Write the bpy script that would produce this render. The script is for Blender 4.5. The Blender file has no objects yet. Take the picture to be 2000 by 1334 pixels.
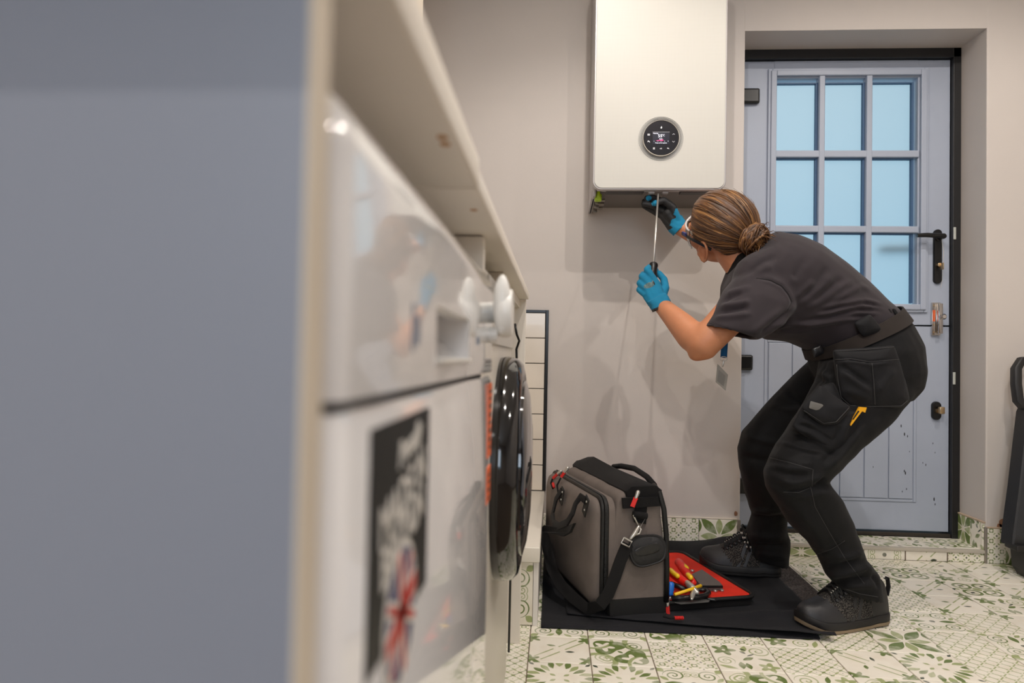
import bpy, bmesh, math, random
import numpy as np
from math import sin, cos, pi, radians, sqrt
from mathutils import Vector, Matrix, noise
random.seed(7)
rng = np.random.default_rng(7)
SC = bpy.context.scene
COL = SC.collection
# ------------------------------------------------------------------ camera
F_PX, CAM = 1333.3, Vector((0, 0, .72))
CR = Matrix.Rotation(radians(3.67), 3, 'Z') @ Matrix.Rotation(radians(91.35), 3, 'X') @ Matrix.Rotation(radians(1.1), 3, 'Z')
cd = bpy.data.cameras.new('camera'); cam = bpy.data.objects.new('camera', cd); COL.objects.link(cam)
cam.matrix_world = Matrix.Translation(CAM) @ CR.to_4x4()
cd.sensor_width = 36; cd.lens = F_PX * 36 / 2000; cd.clip_start = .02
cd.dof.use_dof = True; cd.dof.focus_distance = 2.1; cd.dof.aperture_fstop = 3.6; cd.dof.aperture_blades = 9
SC.camera = cam
# ------------------------------------------------------------------ view, world, lamps
SC.view_settings.view_transform = 'Standard'; SC.view_settings.look = 'None'
SC.view_settings.gamma = 1; SC.view_settings.use_curve_mapping = False
SC.view_settings.exposure = 0.0
SC.cycles.use_denoising = True
SC.cycles.max_bounces = 8; SC.cycles.sample_clamp_indirect = 4
W = bpy.data.worlds.new('dusk_sky'); SC.world = W; W.use_nodes = True
bg = W.node_tree.nodes['Background']; bg.inputs[0].default_value = (.54, .74, .84, 1); bg.inputs[1].default_value = 1.0
wt_ = W.node_tree; wtc = wt_.nodes.new('ShaderNodeTexCoord'); wsp = wt_.nodes.new('ShaderNodeSeparateXYZ'); wcr = wt_.nodes.new('ShaderNodeValToRGB')
wt_.links.new(wtc.outputs['Generated'], wsp.inputs[0]); wt_.links.new(wsp.outputs[2], wcr.inputs[0]); wt_.links.new(wcr.outputs[0], bg.inputs[0])
wcr.color_ramp.elements[0].position = .02; wcr.color_ramp.elements[0].color = (.40, .64, .80, 1); wcr.color_ramp.elements[1].position = .42; wcr.color_ramp.elements[1].color = (.66, .80, .86, 1)

def spot(name, loc, energy, col=(1, .80, .60), size=150, r=.015, aim=None):
    l = bpy.data.lights.new(name, 'SPOT'); l.energy = energy; l.color = col
    l.spot_size = radians(size); l.spot_blend = .5; l.shadow_soft_size = r
    o = bpy.data.objects.new(name, l); COL.objects.link(o); o.location = loc
    if aim:
        o.rotation_euler = (Vector(aim) - Vector(loc)).to_track_quat('-Z', 'Y').to_euler()
    return o
WARM = (1, .925, .85)
spot('ceiling_spot', (.12, 1.78, 2.40), 15, WARM, 125)
spot('ceiling_spot', (.16, 1.06, 2.40), 37, WARM, 178)
spot('ceiling_spot', (1.41, 1.56, 2.40), 38, WARM, 165)
spot('ceiling_spot', (.52, .48, 2.40), 37, WARM, 168)
spot('ceiling_spot', (1.50, .45, 2.40), 21, WARM, 168)
spot('ceiling_spot', (-.15, -1.15, 2.40), 40, (1, .94, .88), 160)
def area(name, loc, aim, sx, sy, energy, col):
    l = bpy.data.lights.new(name, 'AREA'); l.shape = 'RECTANGLE'; l.size = sx; l.size_y = sy; l.energy = energy; l.color = col
    o = bpy.data.objects.new(name, l); COL.objects.link(o); o.location = loc
    o.rotation_euler = (Vector(aim) - Vector(loc)).to_track_quat('-Z', 'Y').to_euler(); return o
area('window_daylight', (.0, -2.12, 1.50), (.0, 0, 1.25), 1.3, 1.0, 20, (.76, .86, 1.0))

# ------------------------------------------------------------------ materials
MATS = {}
def lin(c):
    return tuple(((v / 255) / 12.92 if v / 255 <= .04045 else ((v / 255 + .055) / 1.055) ** 2.4) for v in c)
def mat(name, rgb, rough=.5, metal=0, spec=.5, coat=0, noise_amt=0, noise_scale=20, bump=0, bump_scale=200, alpha=None, emit=None, emit_s=1, trans=0, ior=1.5, sheen=0):
    if name in MATS: return MATS[name]
    m = bpy.data.materials.new(name); m.use_nodes = True; nt = m.node_tree; b = nt.nodes['Principled BSDF']
    c = lin(rgb) + (1,)
    b.inputs['Base Color'].default_value = c; b.inputs['Roughness'].default_value = rough
    b.inputs['Metallic'].default_value = metal; b.inputs['Specular IOR Level'].default_value = spec
    b.inputs['Coat Weight'].default_value = coat; b.inputs['Coat Roughness'].default_value = .05
    b.inputs['IOR'].default_value = ior; b.inputs['Transmission Weight'].default_value = trans
    b.inputs['Sheen Weight'].default_value = sheen
    if alpha is not None: b.inputs['Alpha'].default_value = alpha
    if emit: b.inputs['Emission Color'].default_value = lin(emit) + (1,); b.inputs['Emission Strength'].default_value = emit_s
    tc = nt.nodes.new('ShaderNodeTexCoord')
    if noise_amt:
        n = nt.nodes.new('ShaderNodeTexNoise'); n.inputs['Scale'].default_value = noise_scale; n.inputs['Detail'].default_value = 5
        nt.links.new(tc.outputs['Object'], n.inputs['Vector'])
        mr = nt.nodes.new('ShaderNodeMapRange'); mr.inputs[1].default_value = .3; mr.inputs[2].default_value = .7
        mr.inputs[3].default_value = 1 - noise_amt; mr.inputs[4].default_value = 1 + noise_amt
        nt.links.new(n.outputs['Fac'], mr.inputs[0])
        mx = nt.nodes.new('ShaderNodeMix'); mx.data_type = 'RGBA'; mx.blend_type = 'MULTIPLY'; mx.inputs[0].default_value = 1
        mx.inputs[6].default_value = c; nt.links.new(mr.outputs[0], mx.inputs[7]); nt.links.new(mx.outputs[2], b.inputs['Base Color'])
    if bump:
        n2 = nt.nodes.new('ShaderNodeTexNoise'); n2.inputs['Scale'].default_value = bump_scale; n2.inputs['Detail'].default_value = 3
        nt.links.new(tc.outputs['Object'], n2.inputs['Vector'])
        bp = nt.nodes.new('ShaderNodeBump'); bp.inputs['Strength'].default_value = bump; bp.inputs['Distance'].default_value = .002
        nt.links.new(n2.outputs['Fac'], bp.inputs['Height']); nt.links.new(bp.outputs[0], b.inputs['Normal'])
    MATS[name] = m; return m

class E:                                             # arithmetic on shader sockets
    nt = None
    def __init__(s, v): s.v = v
    @staticmethod
    def op(o, *a):
        n = E.nt.nodes.new('ShaderNodeMath'); n.operation = o
        for i, x in enumerate(a):
            x = x.v if isinstance(x, E) else x
            if isinstance(x, (int, float)): n.inputs[i].default_value = x
            else: E.nt.links.new(x, n.inputs[i])
        return E(n.outputs[0])
    def __add__(s, o): return E.op('ADD', s, o)
    __radd__ = __add__
    def __sub__(s, o): return E.op('SUBTRACT', s, o)
    def __rsub__(s, o): return E.op('SUBTRACT', o, s)
    def __mul__(s, o): return E.op('MULTIPLY', s, o)
    __rmul__ = __mul__
    def __truediv__(s, o): return E.op('DIVIDE', s, o)
    def __neg__(s): return E.op('MULTIPLY', s, -1)
    def __lt__(s, o): return E.op('LESS_THAN', s, o)
    def __gt__(s, o): return E.op('GREATER_THAN', s, o)
def eabs(a): return E.op('ABSOLUTE', a)
def emod(a, b): return E.op('FLOORED_MODULO', a, b)
def esin(a): return E.op('SINE', a)
def ecos(a): return E.op('COSINE', a)
def esqrt(a): return E.op('SQRT', a)
def eatan2(a, b): return E.op('ARCTAN2', a, b)
def emax(*a):
    r = a[0]
    for x in a[1:]: r = E.op('MAXIMUM', r, x)
    return r
def emin(a, b): return E.op('MINIMUM', a, b)
def elen(x, y): return esqrt(x * x + y * y)
def eband(a, lo, hi): return (a > lo) * (a < hi)
def leaf(x, y, ax, ay, bx, by, w):                   # pointed leaf from a to b
    dx, dy = bx - ax, by - ay; L = sqrt(dx * dx + dy * dy); dx /= L; dy /= L
    t = ((x - ax) * dx + (y - ay) * dy) / L
    d = eabs((x - ax) * (-dy) + (y - ay) * dx)
    return (d < w * esin(E.op('MULTIPLY', emin(emax(t, 0.0), 1.0), pi))) * eband(t, 0.0, 1.0)
def disc(x, y, cx, cy, r): return elen(x - cx, y - cy) < r
def spiral(x, y, cx, cy, R, w, turn=1.0, ph=0.0):
    r = elen(x - cx, y - cy); th = eatan2(y - cy, x - cx)
    k = emod(th * turn + ph - r * (4 * pi / R), 2 * pi)
    return (k < w) * (r < R)
CREAM, SAGE, LIME, DARK = (246, 240, 226), (110, 128, 70), (154, 166, 104), (58, 70, 50)

def tile_mat(i):
    name = 'tile_pattern_%d' % i
    m = bpy.data.materials.new(name); m.use_nodes = True; nt = m.node_tree; E.nt = nt
    b = nt.nodes['Principled BSDF']; b.inputs['Roughness'].default_value = .38
    tc = nt.nodes.new('ShaderNodeTexCoord'); sp = nt.nodes.new('ShaderNodeSeparateXYZ')
    nt.links.new(tc.outputs['Object'], sp.inputs[0])
    x, y = E(sp.outputs[0]) / .15, E(sp.outputs[1]) / .15
    X, Y = eabs(x), eabs(y)
    r = elen(x, y); th = eatan2(y, x)
    sage = lime = dark = E(E.op('ADD', 0.0, 0.0).v)
    if i == 0:      # leaf star with corner leaves
        sage = emax(leaf(X, Y, .05, .05, .45, .45, .105), leaf(X, Y, .30, .0, .5, .0, .05) * 0 + leaf(X, Y, .5, .08, .5, .42, .07))
        lime = emax(leaf(X, Y, .05, .0, .46, .0, .085), leaf(X, Y, .0, .05, .0, .46, .085))
    elif i == 1:    # small lattice of crosses and arcs
        u, v = emod(x * 4 + .5, 1.0) - .5, emod(y * 4 + .5, 1.0) - .5
        U, V = eabs(u), eabs(v)
        lime = emax(leaf(U, V, .10, .30, .32, .10, .07), leaf(U, V, .28, .44, .44, .28, .06))
        dark = emax(leaf(U, V, -.1, .0, .12, .0, .05), leaf(V, U, -.1, .0, .12, .0, .05))
        sage = eband(elen(U - .5, V - .5), .13, .19) * (U > .3)
    elif i == 2:    # flower and scrolls
        fx, fy = x + .27, y - .27
        rr = elen(fx, fy); tt = eatan2(fy, fx)
        f = (rr < .155 + .05 * ecos(tt * 5.0)) * (rr > .03)
        gx, gy = x - .30, y + .33
        r2 = elen(gx, gy); t2 = eatan2(gy, gx)
        f2 = (r2 < .13 + .04 * ecos(t2 * 5.0)) * (r2 > .03)
        sage = emax(f, leaf(x, y, -.05, -.1, .15, .02, .05), leaf(x, y, -.1, -.16, -.12, -.42, .055), leaf(x, y, -.02, -.2, -.0, -.42, .05), leaf(x, y, .2, -.02, .46, -.1, .04))
        lime = emax(f2, spiral(x, y, .28, .26, .19, 1.7), spiral(x, y, -.33, -.14, .15, 1.9, -1.0, 1.0), leaf(x, y, -.48, -.3, -.2, -.42, .045), leaf(x, y, .02, .2, .12, .46, .05))
        dark = emax(leaf(x, y, -.02, .25, .06, .15, .03), leaf(x, y, .0, .34, .1, .28, .025), leaf(x, y, .05, .05, .2, .16, .02))
    elif i == 3:    # damask
        a, c = (x + y) * .7071, (x - y) * .7071
        A = eabs(a)
        body = elen((A - .27) * 1.15, c * .92) < .27 + .05 * ecos(eatan2(c, A - .27) * 3.0)
        cut = (elen((A - .31), (c + .05)) < .135 + .05 * ecos(eatan2(c + .05, A - .31) * 5.0))
        stem = leaf(a, c, -.06, .0, .06, .0, .03)
        sage = emax(body * (1.0 - cut), spiral(A, c, .0, .33, .15, 2.4), stem)
        lime = emax(eband(elen(A - .62, c), .30, .36), eband(elen(A - .02, eabs(c) - .52), .20, .29), spiral(A, c, .04, -.36, .15, 2.6, -1.0))
    elif i == 4:    # diagonal hatch with dots
        a, c = (x + y) * 5.0, (x - y) * 5.0
        u, v = emod(a, 1.0) - .5, emod(c, 1.0) - .5
        lime = emax((eabs(v) < .13 * ecos(u * pi)) * 1.0, (eabs(u) < .05) * (eabs(v) > .18))
        dark = disc(u, v, .5, .5, .11)
        sage = (eabs(u) < .09 * ecos(v * pi)) * (emod(a * .5, 1.0) < .5)
    elif i == 5:    # broken octagon lines with oak leaves in the corners
        a, c = (x + y) * .7071, (x - y) * .7071
        lime = emax((eabs(eabs(c) - .075) < .014) * eband(eabs(a), .06, .50), eband(X + Y, .80, .845))
        cx, cy = X - .46, Y - .40
        sage = emax(elen(cx, cy) < .115 + .045 * ecos(eatan2(cy, cx) * 5.0 + .5), leaf(a, c, -.04, -.26, .05, -.13, .035))
        dark = leaf(a, c, .0, .13, .12, .24, .03)
    elif i == 6:    # burst of separate petals round a white star
        rho = emax(X, Y) + emin(X, Y) * .22
        a = eabs(emod(th * (20 / (2 * pi)) + .5, 1.0) - .5)
        r0 = .29 + .075 * ecos(th * 4.0)
        t = emin(emax((rho - r0) / .24, 0.0), 1.0)
        petal = (a < .40 * esin(t * pi)) * eband(rho, r0 + .005, .53)
        alt = emod(th * (10 / (2 * pi)) + .25, 1.0) < .5
        sage = petal * alt; lime = emax(petal * (1.0 - alt), leaf(X, Y, .06, .05, .15, .12, .03))
        dark = leaf(X, Y, .40, .40, .48, .48, .028)
    elif i == 7:    # quatrefoil medallion
        q = elen(X - .21, Y - .21)
        sage = emax(eband(q, .13, .19), disc(X, Y, .5, .5, .1))
        lime = emax(eband(r, .30, .335), disc(x, y, .0, .0, .09), leaf(X, Y, .36, .0, .5, .0, .06))
        dark = emax(leaf(X, Y, .17, .17, .27, .27, .04), disc(X, Y, .5, .0, .05))
    elif i == 8:    # scrolls branching
        sage = emax(spiral(X, Y, .26, .26, .17, 1.8), leaf(X, Y, .0, .12, .0, .44, .06))
        lime = emax(spiral(X, Y, .30, .06, .10, 2.0, -1.0), leaf(X, Y, .36, .40, .5, .5, .06), leaf(X, Y, .08, .36, .22, .48, .04))
        dark = disc(X, Y, .0, .0, .05)
    else:           # pale crossed grid
        u, v = emod((x + y) * 4.0, 1.0) - .5, emod((x - y) * 4.0, 1.0) - .5
        lime = emax((eabs(u) < .06) * (eabs(v) > .12), (eabs(v) < .06) * (eabs(u) > .12), eband(elen(u, v), .2, .27) * .6)
    n = nt.nodes.new('ShaderNodeTexNoise'); n.inputs['Scale'].default_value = 22; n.inputs['Detail'].default_value = 4
    oi = nt.nodes.new('ShaderNodeObjectInfo'); n.noise_dimensions = '4D'
    nt.links.new(tc.outputs['Object'], n.inputs['Vector']); nt.links.new((E(oi.outputs['Random']) * 30.0).v, n.inputs['W'])
    wear = emin(emax((E(n.outputs['Fac']) - .2) * 3.2, .6), 1.0)
    def mixc(prev, rgb, fac):
        mx = nt.nodes.new('ShaderNodeMix'); mx.data_type = 'RGBA'
        nt.links.new(fac.v, mx.inputs[0])
        if isinstance(prev, tuple): mx.inputs[6].default_value = prev
        else: nt.links.new(prev, mx.inputs[6])
        mx.inputs[7].default_value = lin(rgb) + (1,)
        return mx.outputs[2]
    c = mixc(lin(CREAM) + (1,), (226, 212, 188), emin(emax((E(n.outputs['Fac']) - .45) * 1.4, 0.0), 1.0))
    c = mixc(c, LIME, lime * wear * .9); c = mixc(c, SAGE, sage * wear); c = mixc(c, DARK, dark * wear)
    nt.links.new(c, b.inputs['Base Color'])
    return m
TILE = [tile_mat(i) for i in range(10)]

# ------------------------------------------------------------------ helpers
def at(px, py, Y):
    d = CR @ Vector(((px - 1000) / F_PX, -(py - 667) / F_PX, -1)); return CAM + d * (Y / d.y)
def projn(V):                                        # array of world points to photo pixels
    M = np.array(CR); l = (V - np.array(CAM)) @ M
    return np.stack([1000 + F_PX * l[:, 0] / -l[:, 2], 667 - F_PX * l[:, 1] / -l[:, 2]], 1)
def atz(px, py, z):
    d = CR @ Vector(((px - 1000) / F_PX, -(py - 667) / F_PX, -1)); return CAM + d * ((z - CAM.z) / d.z)
ORG = {}
def link(o, parent=None):
    COL.objects.link(o)
    if parent: o.parent = parent
    return o
def tag(o, label=None, cat=None, group=None, kind=None):
    if label: o['label'] = label
    if cat: o['category'] = cat
    if group: o['group'] = group
    if kind: o['kind'] = kind
    return o
def thing(name, label, cat, loc, group=None):
    o = bpy.data.objects.new(name, None); o.empty_display_size = .05; link(o); o.location = loc
    ORG[o.name] = np.array(loc, float); return tag(o, label, cat, group)
def mesh_obj(name, V, Fc, m, parent=None, smooth=False, mi=None, origin=None):
    V = np.asarray(V, float)
    if origin is None:
        if parent is not None: origin = ORG[parent.name]
        else: origin = np.array([(V[:, 0].min() + V[:, 0].max()) / 2, (V[:, 1].min() + V[:, 1].max()) / 2, V[:, 2].min()])
    me = bpy.data.meshes.new(name); me.from_pydata((V - origin).tolist(), [], [list(map(int, f)) for f in Fc])
    ms = m if isinstance(m, (list, tuple)) else [m]
    for k in ms: me.materials.append(k)
    if mi is not None: me.polygons.foreach_set('material_index', list(map(int, mi)))
    if smooth is True: me.polygons.foreach_set('use_smooth', [True] * len(me.polygons))
    me.validate(); me.update()
    o = bpy.data.objects.new(name, me); link(o, parent); ORG[o.name] = np.array(origin, float)
    if parent is None: o.location = origin
    if smooth == 'auto':
        me.polygons.foreach_set('use_smooth', [True] * len(me.polygons)); me.set_sharp_from_angle(angle=radians(38))
    return o
class MB:
    def __init__(s): s.V = []; s.F = []
    def add(s, V, Fc):
        k = len(s.V); s.V += [tuple(v) for v in V]; s.F += [tuple(i + k for i in f) for f in Fc]; return s
    def bm(s, b):
        b.verts.index_update(); s.add([v.co[:] for v in b.verts], [[v.index for v in f.verts] for f in b.faces]); b.free(); return s
    def box(s, lo, hi, bev=0, seg=2, M=None):
        b = bmesh.new(); bmesh.ops.create_cube(b, size=1)
        lo, hi = Vector(lo), Vector(hi)
        for v in b.verts: v.co = Vector([(lo[i] + hi[i]) / 2 + v.co[i] * (hi[i] - lo[i]) for i in range(3)])
        if bev: bmesh.ops.bevel(b, geom=b.edges[:], offset=bev, segments=seg, affect='EDGES', profile=.5)
        if M: bmesh.ops.transform(b, matrix=M, verts=b.verts)
        return s.bm(b)
    def rings(s, R, cap=True):
        n = len(R[0]); k = len(s.V); Fc = []
        for r in R: s.V += [tuple(p) for p in r]
        for i in range(len(R) - 1):
            for j in range(n):
                a, b2 = k + i * n + j, k + i * n + (j + 1) % n
                Fc.append((a, b2, b2 + n, a + n))
        if cap:
            for base, rev in ((k, True), (k + (len(R) - 1) * n, False)):
                q = list(range(base, base + n)); Fc.append(tuple(q[::-1] if rev else q))
        s.F += Fc; return s
    def tube(s, P, r, n=8, flat=None, up=None, cap=True):   # r float or list; flat = (width, thickness) ribbon along path
        P = [Vector(p) for p in P]; R = []
        rr = r if isinstance(r, (list, tuple)) else [r] * len(P)
        ref = Vector(up) if up else None; N = None
        for i, p in enumerate(P):
            t = (P[min(i + 1, len(P) - 1)] - P[max(i - 1, 0)]).normalized()
            if ref is not None: N = ref
            elif N is None: N = Vector((0, 0, 1)) if abs(t.z) < .9 else Vector((1, 0, 0))
            N = (N - t * N.dot(t))
            N = N.normalized() if N.length > 1e-6 else t.orthogonal().normalized()
            B = t.cross(N)
            if flat:
                R.append([p + B * (flat[0] / 2 * math.copysign(abs(cos(a)) ** .4, cos(a))) + N * (flat[1] / 2 * math.copysign(abs(sin(a)) ** .4, sin(a))) for a in [2 * pi * k / n for k in range(n)]])
            else:
                R.append([p + (B * cos(2 * pi * k / n) + N * sin(2 * pi * k / n)) * rr[i] for k in range(n)])
        return s.rings(R, cap)
    def ell(s, c, ax, n=16, m=10):                    # ax: three radius vectors
        c = Vector(c); a, b2, d = [Vector(v) for v in ax]; R = []
        for i in range(1, m):
            ph = pi * i / m
            R.append([c + d * cos(ph) + (a * cos(2 * pi * k / n) + b2 * sin(2 * pi * k / n)) * sin(ph) for k in range(n)])
        k0 = len(s.V); s.rings(R, False); t = len(s.V); s.V += [tuple(c + d), tuple(c - d)]
        for k in range(n):
            s.F.append((t, k0 + (k + 1) % n, k0 + k)); q = k0 + (m - 2) * n; s.F.append((t + 1, q + k, q + (k + 1) % n))
        return s
    def sph(s, c, r, n=14, m=8): return s.ell(c, ((r, 0, 0), (0, r, 0), (0, 0, r)), n, m)
    def caps(s, P, rs, n=12):                         # chain of tapered capsules
        for i in range(len(P) - 1):
            a, b2 = Vector(P[i]), Vector(P[i + 1]); d = (b2 - a); L = d.length; d.normalize()
            r0, r1 = rs[i], rs[i + 1]
            steps = [(-r0 * cos(q), r0 * sin(q)) for q in (.25, .7, 1.15, pi / 2)]
            pts = [a + d * h for h, _ in steps] + [b2 + d * (r1 * sin(q)) for q in (0, .42, .87, 1.3)]
            rad = [w for _, w in steps] + [r1 * cos(q) for q in (0, .42, .87, 1.3)]
            N = d.orthogonal().normalized(); B = d.cross(N)
            s.rings([[p + (N * cos(2 * pi * k / n) + B * sin(2 * pi * k / n)) * w for k in range(n)] for p, w in zip(pts, rad)])
        return s
    def prism(s, poly, vec):                          # polygon (3D) extruded by vec
        v = Vector(vec); A = [Vector(p) for p in poly]; return s.rings([A, [p + v for p in A]])
    def lathe(s, c, axis, prof, n=32):                # prof: (radius, height along axis)
        c, ax = Vector(c), Vector(axis).normalized(); N = ax.orthogonal().normalized(); B = ax.cross(N)
        return s.rings([[c + ax * h + (N * cos(2 * pi * k / n) + B * sin(2 * pi * k / n)) * max(r, 1e-5) for k in range(n)] for r, h in prof])
    def build(s, name, m, parent=None, smooth=False, **k): 
        return mesh_obj(name, s.V, s.F, m, parent, smooth, **k)
def fixn(o):
    b = bmesh.new(); b.from_mesh(o.data); bmesh.ops.recalc_face_normals(b, faces=b.faces[:]); b.to_mesh(o.data); b.free(); return o
def evalmesh(V, Fc, setup):
    me = bpy.data.meshes.new('tmp'); me.from_pydata([tuple(v) for v in V], [], [tuple(f) for f in Fc])
    b = bmesh.new(); b.from_mesh(me); bmesh.ops.recalc_face_normals(b, faces=b.faces[:]); b.to_mesh(me); b.free()
    o = bpy.data.objects.new('tmp', me); COL.objects.link(o); extra = setup(o) or []
    dg = bpy.context.evaluated_depsgraph_get(); ev = o.evaluated_get(dg); em = ev.to_mesh()
    v = np.empty(len(em.vertices) * 3); em.vertices.foreach_get('co', v); f = [tuple(p.vertices) for p in em.polygons]
    ev.to_mesh_clear()
    for q in [o] + extra:
        d = q.data; bpy.data.objects.remove(q); bpy.data.meshes.remove(d)
    return v.reshape(-1, 3), f
def edges_of(f):
    A = np.array([q if len(q) == 4 else (*q, q[2]) for q in f if len(q) in (3, 4)])
    e = np.concatenate([A[:, [0, 1]], A[:, [1, 2]], A[:, [2, 3]], A[:, [3, 0]]]); return e[e[:, 0] != e[:, 1]], A
def smoothv(V, e, it, fac=.5):
    n = len(V); a = np.concatenate([e[:, 0], e[:, 1]]); b = np.concatenate([e[:, 1], e[:, 0]])
    cnt = np.bincount(a, minlength=n)[:, None]; cnt[cnt == 0] = 1
    for _ in range(it):
        S = np.stack([np.bincount(a, V[b, k], n) for k in range(3)], 1) / cnt; V = V + fac * (S - V)
    return V
def normals(V, A):
    fn = np.cross(V[A[:, 2]] - V[A[:, 0]], V[A[:, 3]] - V[A[:, 1]]); N = np.zeros_like(V)
    for k in range(4):
        for j in range(3): N[:, j] += np.bincount(A[:, k], fn[:, j], len(V))
    return N / np.maximum(np.linalg.norm(N, axis=1), 1e-12)[:, None]
def skin(mb, vox, it):                               # union of overlapping volumes as one surface
    def su(o):
        r = o.modifiers.new('r', 'REMESH'); r.mode = 'VOXEL'; r.voxel_size = vox
    V, f = evalmesh(mb.V, mb.F, su); e, A = edges_of(f); V = smoothv(V, e, it); return V, f, e, A
def folds(V, A, L, facing=True):                     # creases drawn as polylines in photo pixels: (points, amplitude m, width px)
    N = normals(V, A); P = projn(V); view = V - np.array(CAM); view /= np.linalg.norm(view, axis=1)[:, None]
    fac = np.clip(-(N * view).sum(1) * 1.6, 0, 1) if facing else np.ones(len(V)); D = np.zeros(len(V))
    for pts, amp, w in L:
        pts = np.array(pts, float); best = np.full(len(V), 1e9); tt = np.zeros(len(V)); seg = len(pts) - 1
        for i in range(seg):
            a, b = pts[i], pts[i + 1]; d = b - a; t = np.clip(((P - a) @ d) / (d @ d), 0, 1)
            q = np.hypot(*(P - a - t[:, None] * d).T); m = q < best; best[m] = q[m]; tt[m] = (i + t[m]) / seg
        taper = np.clip(np.minimum(tt, 1 - tt) * 5, .0, 1)
        D += amp * np.exp(-(best / w) ** 2) * taper * fac
    return V + N * D[:, None]
def wob(V, A, amp, sc, off=0.0):
    N = normals(V, A); return V + N * np.array([noise.noise(Vector(v) * sc + Vector((off, 0, 0))) for v in V])[:, None] * amp
def ring(pa, pb, Yc, hd, n=28, ex=.85):              # cross-section between two photo points on the plane y = Yc
    a, b = at(*pa, Yc), at(*pb, Yc); c = (a + b) / 2; u = (b - a) / 2; w = Vector((0, hd, 0)); R = []
    for k in range(n):
        t = 2 * pi * k / n; R.append(c + u * math.copysign(abs(cos(t)) ** ex, cos(t)) + w * math.copysign(abs(sin(t)) ** ex, sin(t)))
    return R
def pillow(poly, Yf, bulge, back, corner=2, rings_=5, crumple=0):   # padded cloth panel: outline in photo pixels set at depth Yf
    pts = [Vector((p[0], p[1])) for p in poly]; n = len(pts); out = []
    for i in range(n):
        a, b, c = pts[i - 1], pts[i], pts[(i + 1) % n]; la, lc = (a - b).length, (c - b).length; r = min(corner * 2, la * .4, lc * .4)
        p0, p2 = b + (a - b).normalized() * r, b + (c - b).normalized() * r
        for t in (0, .5, 1): out.append(p0 * (1 - t) ** 2 + b * 2 * t * (1 - t) + p2 * t * t)
        nx = out[-1]; q = c + (b - c).normalized() * min(corner * 2, lc * .4)
        for k in range(1, max(1, int(lc / 14))): out.append(nx.lerp(q, k / max(1, int(lc / 14))))
    cen = sum(out, Vector((0, 0))) / len(out)
    Y = Yf if callable(Yf) else (lambda x, y: Yf)
    s = MB(); R = [[at(p.x, p.y, Y(p.x, p.y) + back) for p in out]]
    for k in range(rings_ + 1):
        sc = 1 - .97 * (k / rings_); h = bulge * (1 - (sc * .98) ** 3)
        row = []
        for p in out:
            q = cen + (p - cen) * sc
            dd = h + (crumple * noise.noise(Vector((q.x / 28, q.y / 28, 3.1))) * (1 - sc ** 6) if crumple else 0)
            row.append(at(q.x, q.y, Y(q.x, q.y) - dd))
        R.append(row)
    s.rings(R); return s
def text(name, body, size, M, m, parent, ext=.0002, align='CENTER', shear=0, bold=0):
    c = bpy.data.curves.new(name, 'FONT'); c.body = body; c.size = size; c.align_x = align; c.align_y = 'CENTER'; c.extrude = ext; c.shear = shear; c.offset = bold
    c.resolution_u = 3
    o = bpy.data.objects.new('tmp', c); COL.objects.link(o)
    dg = bpy.context.evaluated_depsgraph_get(); me = bpy.data.meshes.new_from_object(o.evaluated_get(dg)); bpy.data.objects.remove(o)
    me.transform(M); V = [v.co[:] for v in me.vertices]; Fc = [tuple(p.vertices) for p in me.polygons]
    return mesh_obj(name, V, Fc, m, parent)
from mathutils.bvhtree import BVHTree
def seam(o, pts, m, name, r=.0011, lift=.0006):      # stitched seam laid on the surface of o along a polyline of photo pixels
    org = Vector(ORG[o.name]); T_ = BVHTree.FromPolygons([v.co + org for v in o.data.vertices], [tuple(p.vertices) for p in o.data.polygons]); out = []
    for i in range(len(pts) - 1):
        a, b = Vector(pts[i]), Vector(pts[i + 1]); n = max(2, int((b - a).length / 4))
        for k in range(n + (i == len(pts) - 2)):
            q = a.lerp(b, k / n); d = (CR @ Vector(((q.x - 1000) / F_PX, -(q.y - 667) / F_PX, -1))).normalized(); h = T_.ray_cast(CAM, d)
            if h[0] is not None: out.append(h[0] - d * lift)
    if len(out) > 2: return MB().tube(out, r, 6).build(name, m, o if o.parent is man else o.parent, smooth=True)
def basis(o, x, y):                                  # text frame: origin, right, up
    x = Vector(x).normalized(); z = x.cross(Vector(y)).normalized(); y = z.cross(x)
    return Matrix(((x.x, y.x, z.x, o[0]), (x.y, y.y, z.y, o[1]), (x.z, y.z, z.z, o[2]), (0, 0, 0, 1)))
# ------------------------------------------------------------------ the room
paint = mat('wall_paint', (204, 196, 190), .62, noise_amt=.035, noise_scale=2.2, bump=.12, bump_scale=90)
white_paint = mat('ceiling_paint', (235, 230, 224), .8)
grout = mat('grout', (120, 104, 88), .9, noise_amt=.2, noise_scale=40)
YW, YD = 2.63, 2.81
def structure(name, mb, m, **k):
    return tag(mb.build(name, m, **k), kind='structure')
floor = structure('floor', MB().box((-.75, -2.3, -.12), (2.5, 3.0, -.003)), grout)
structure('ceiling', MB().box((-.75, -2.3, 2.45), (2.5, 2.75, 2.55)), white_paint)
structure('wall_left', MB().box((-.85, -2.3, -.12), (-.75, 2.75, 2.55)), paint)
structure('wall_right', MB().box((2.5, -2.3, -.12), (2.6, 2.75, 2.55)), paint)
fw = MB()
fw.box((-.85, -2.4, -.12), (2.6, -2.3, .85)).box((-.85, -2.4, 2.0), (2.6, -2.3, 2.55)).box((-.85, -2.4, .85), (-.6, -2.3, 2.0)).box((1.0, -2.4, .85), (2.6, -2.3, 2.0))
structure('wall_front', fw, paint)
OX0, OX1, OZ = .702, 1.588, 1.985                    # door recess
bw = MB()
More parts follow.
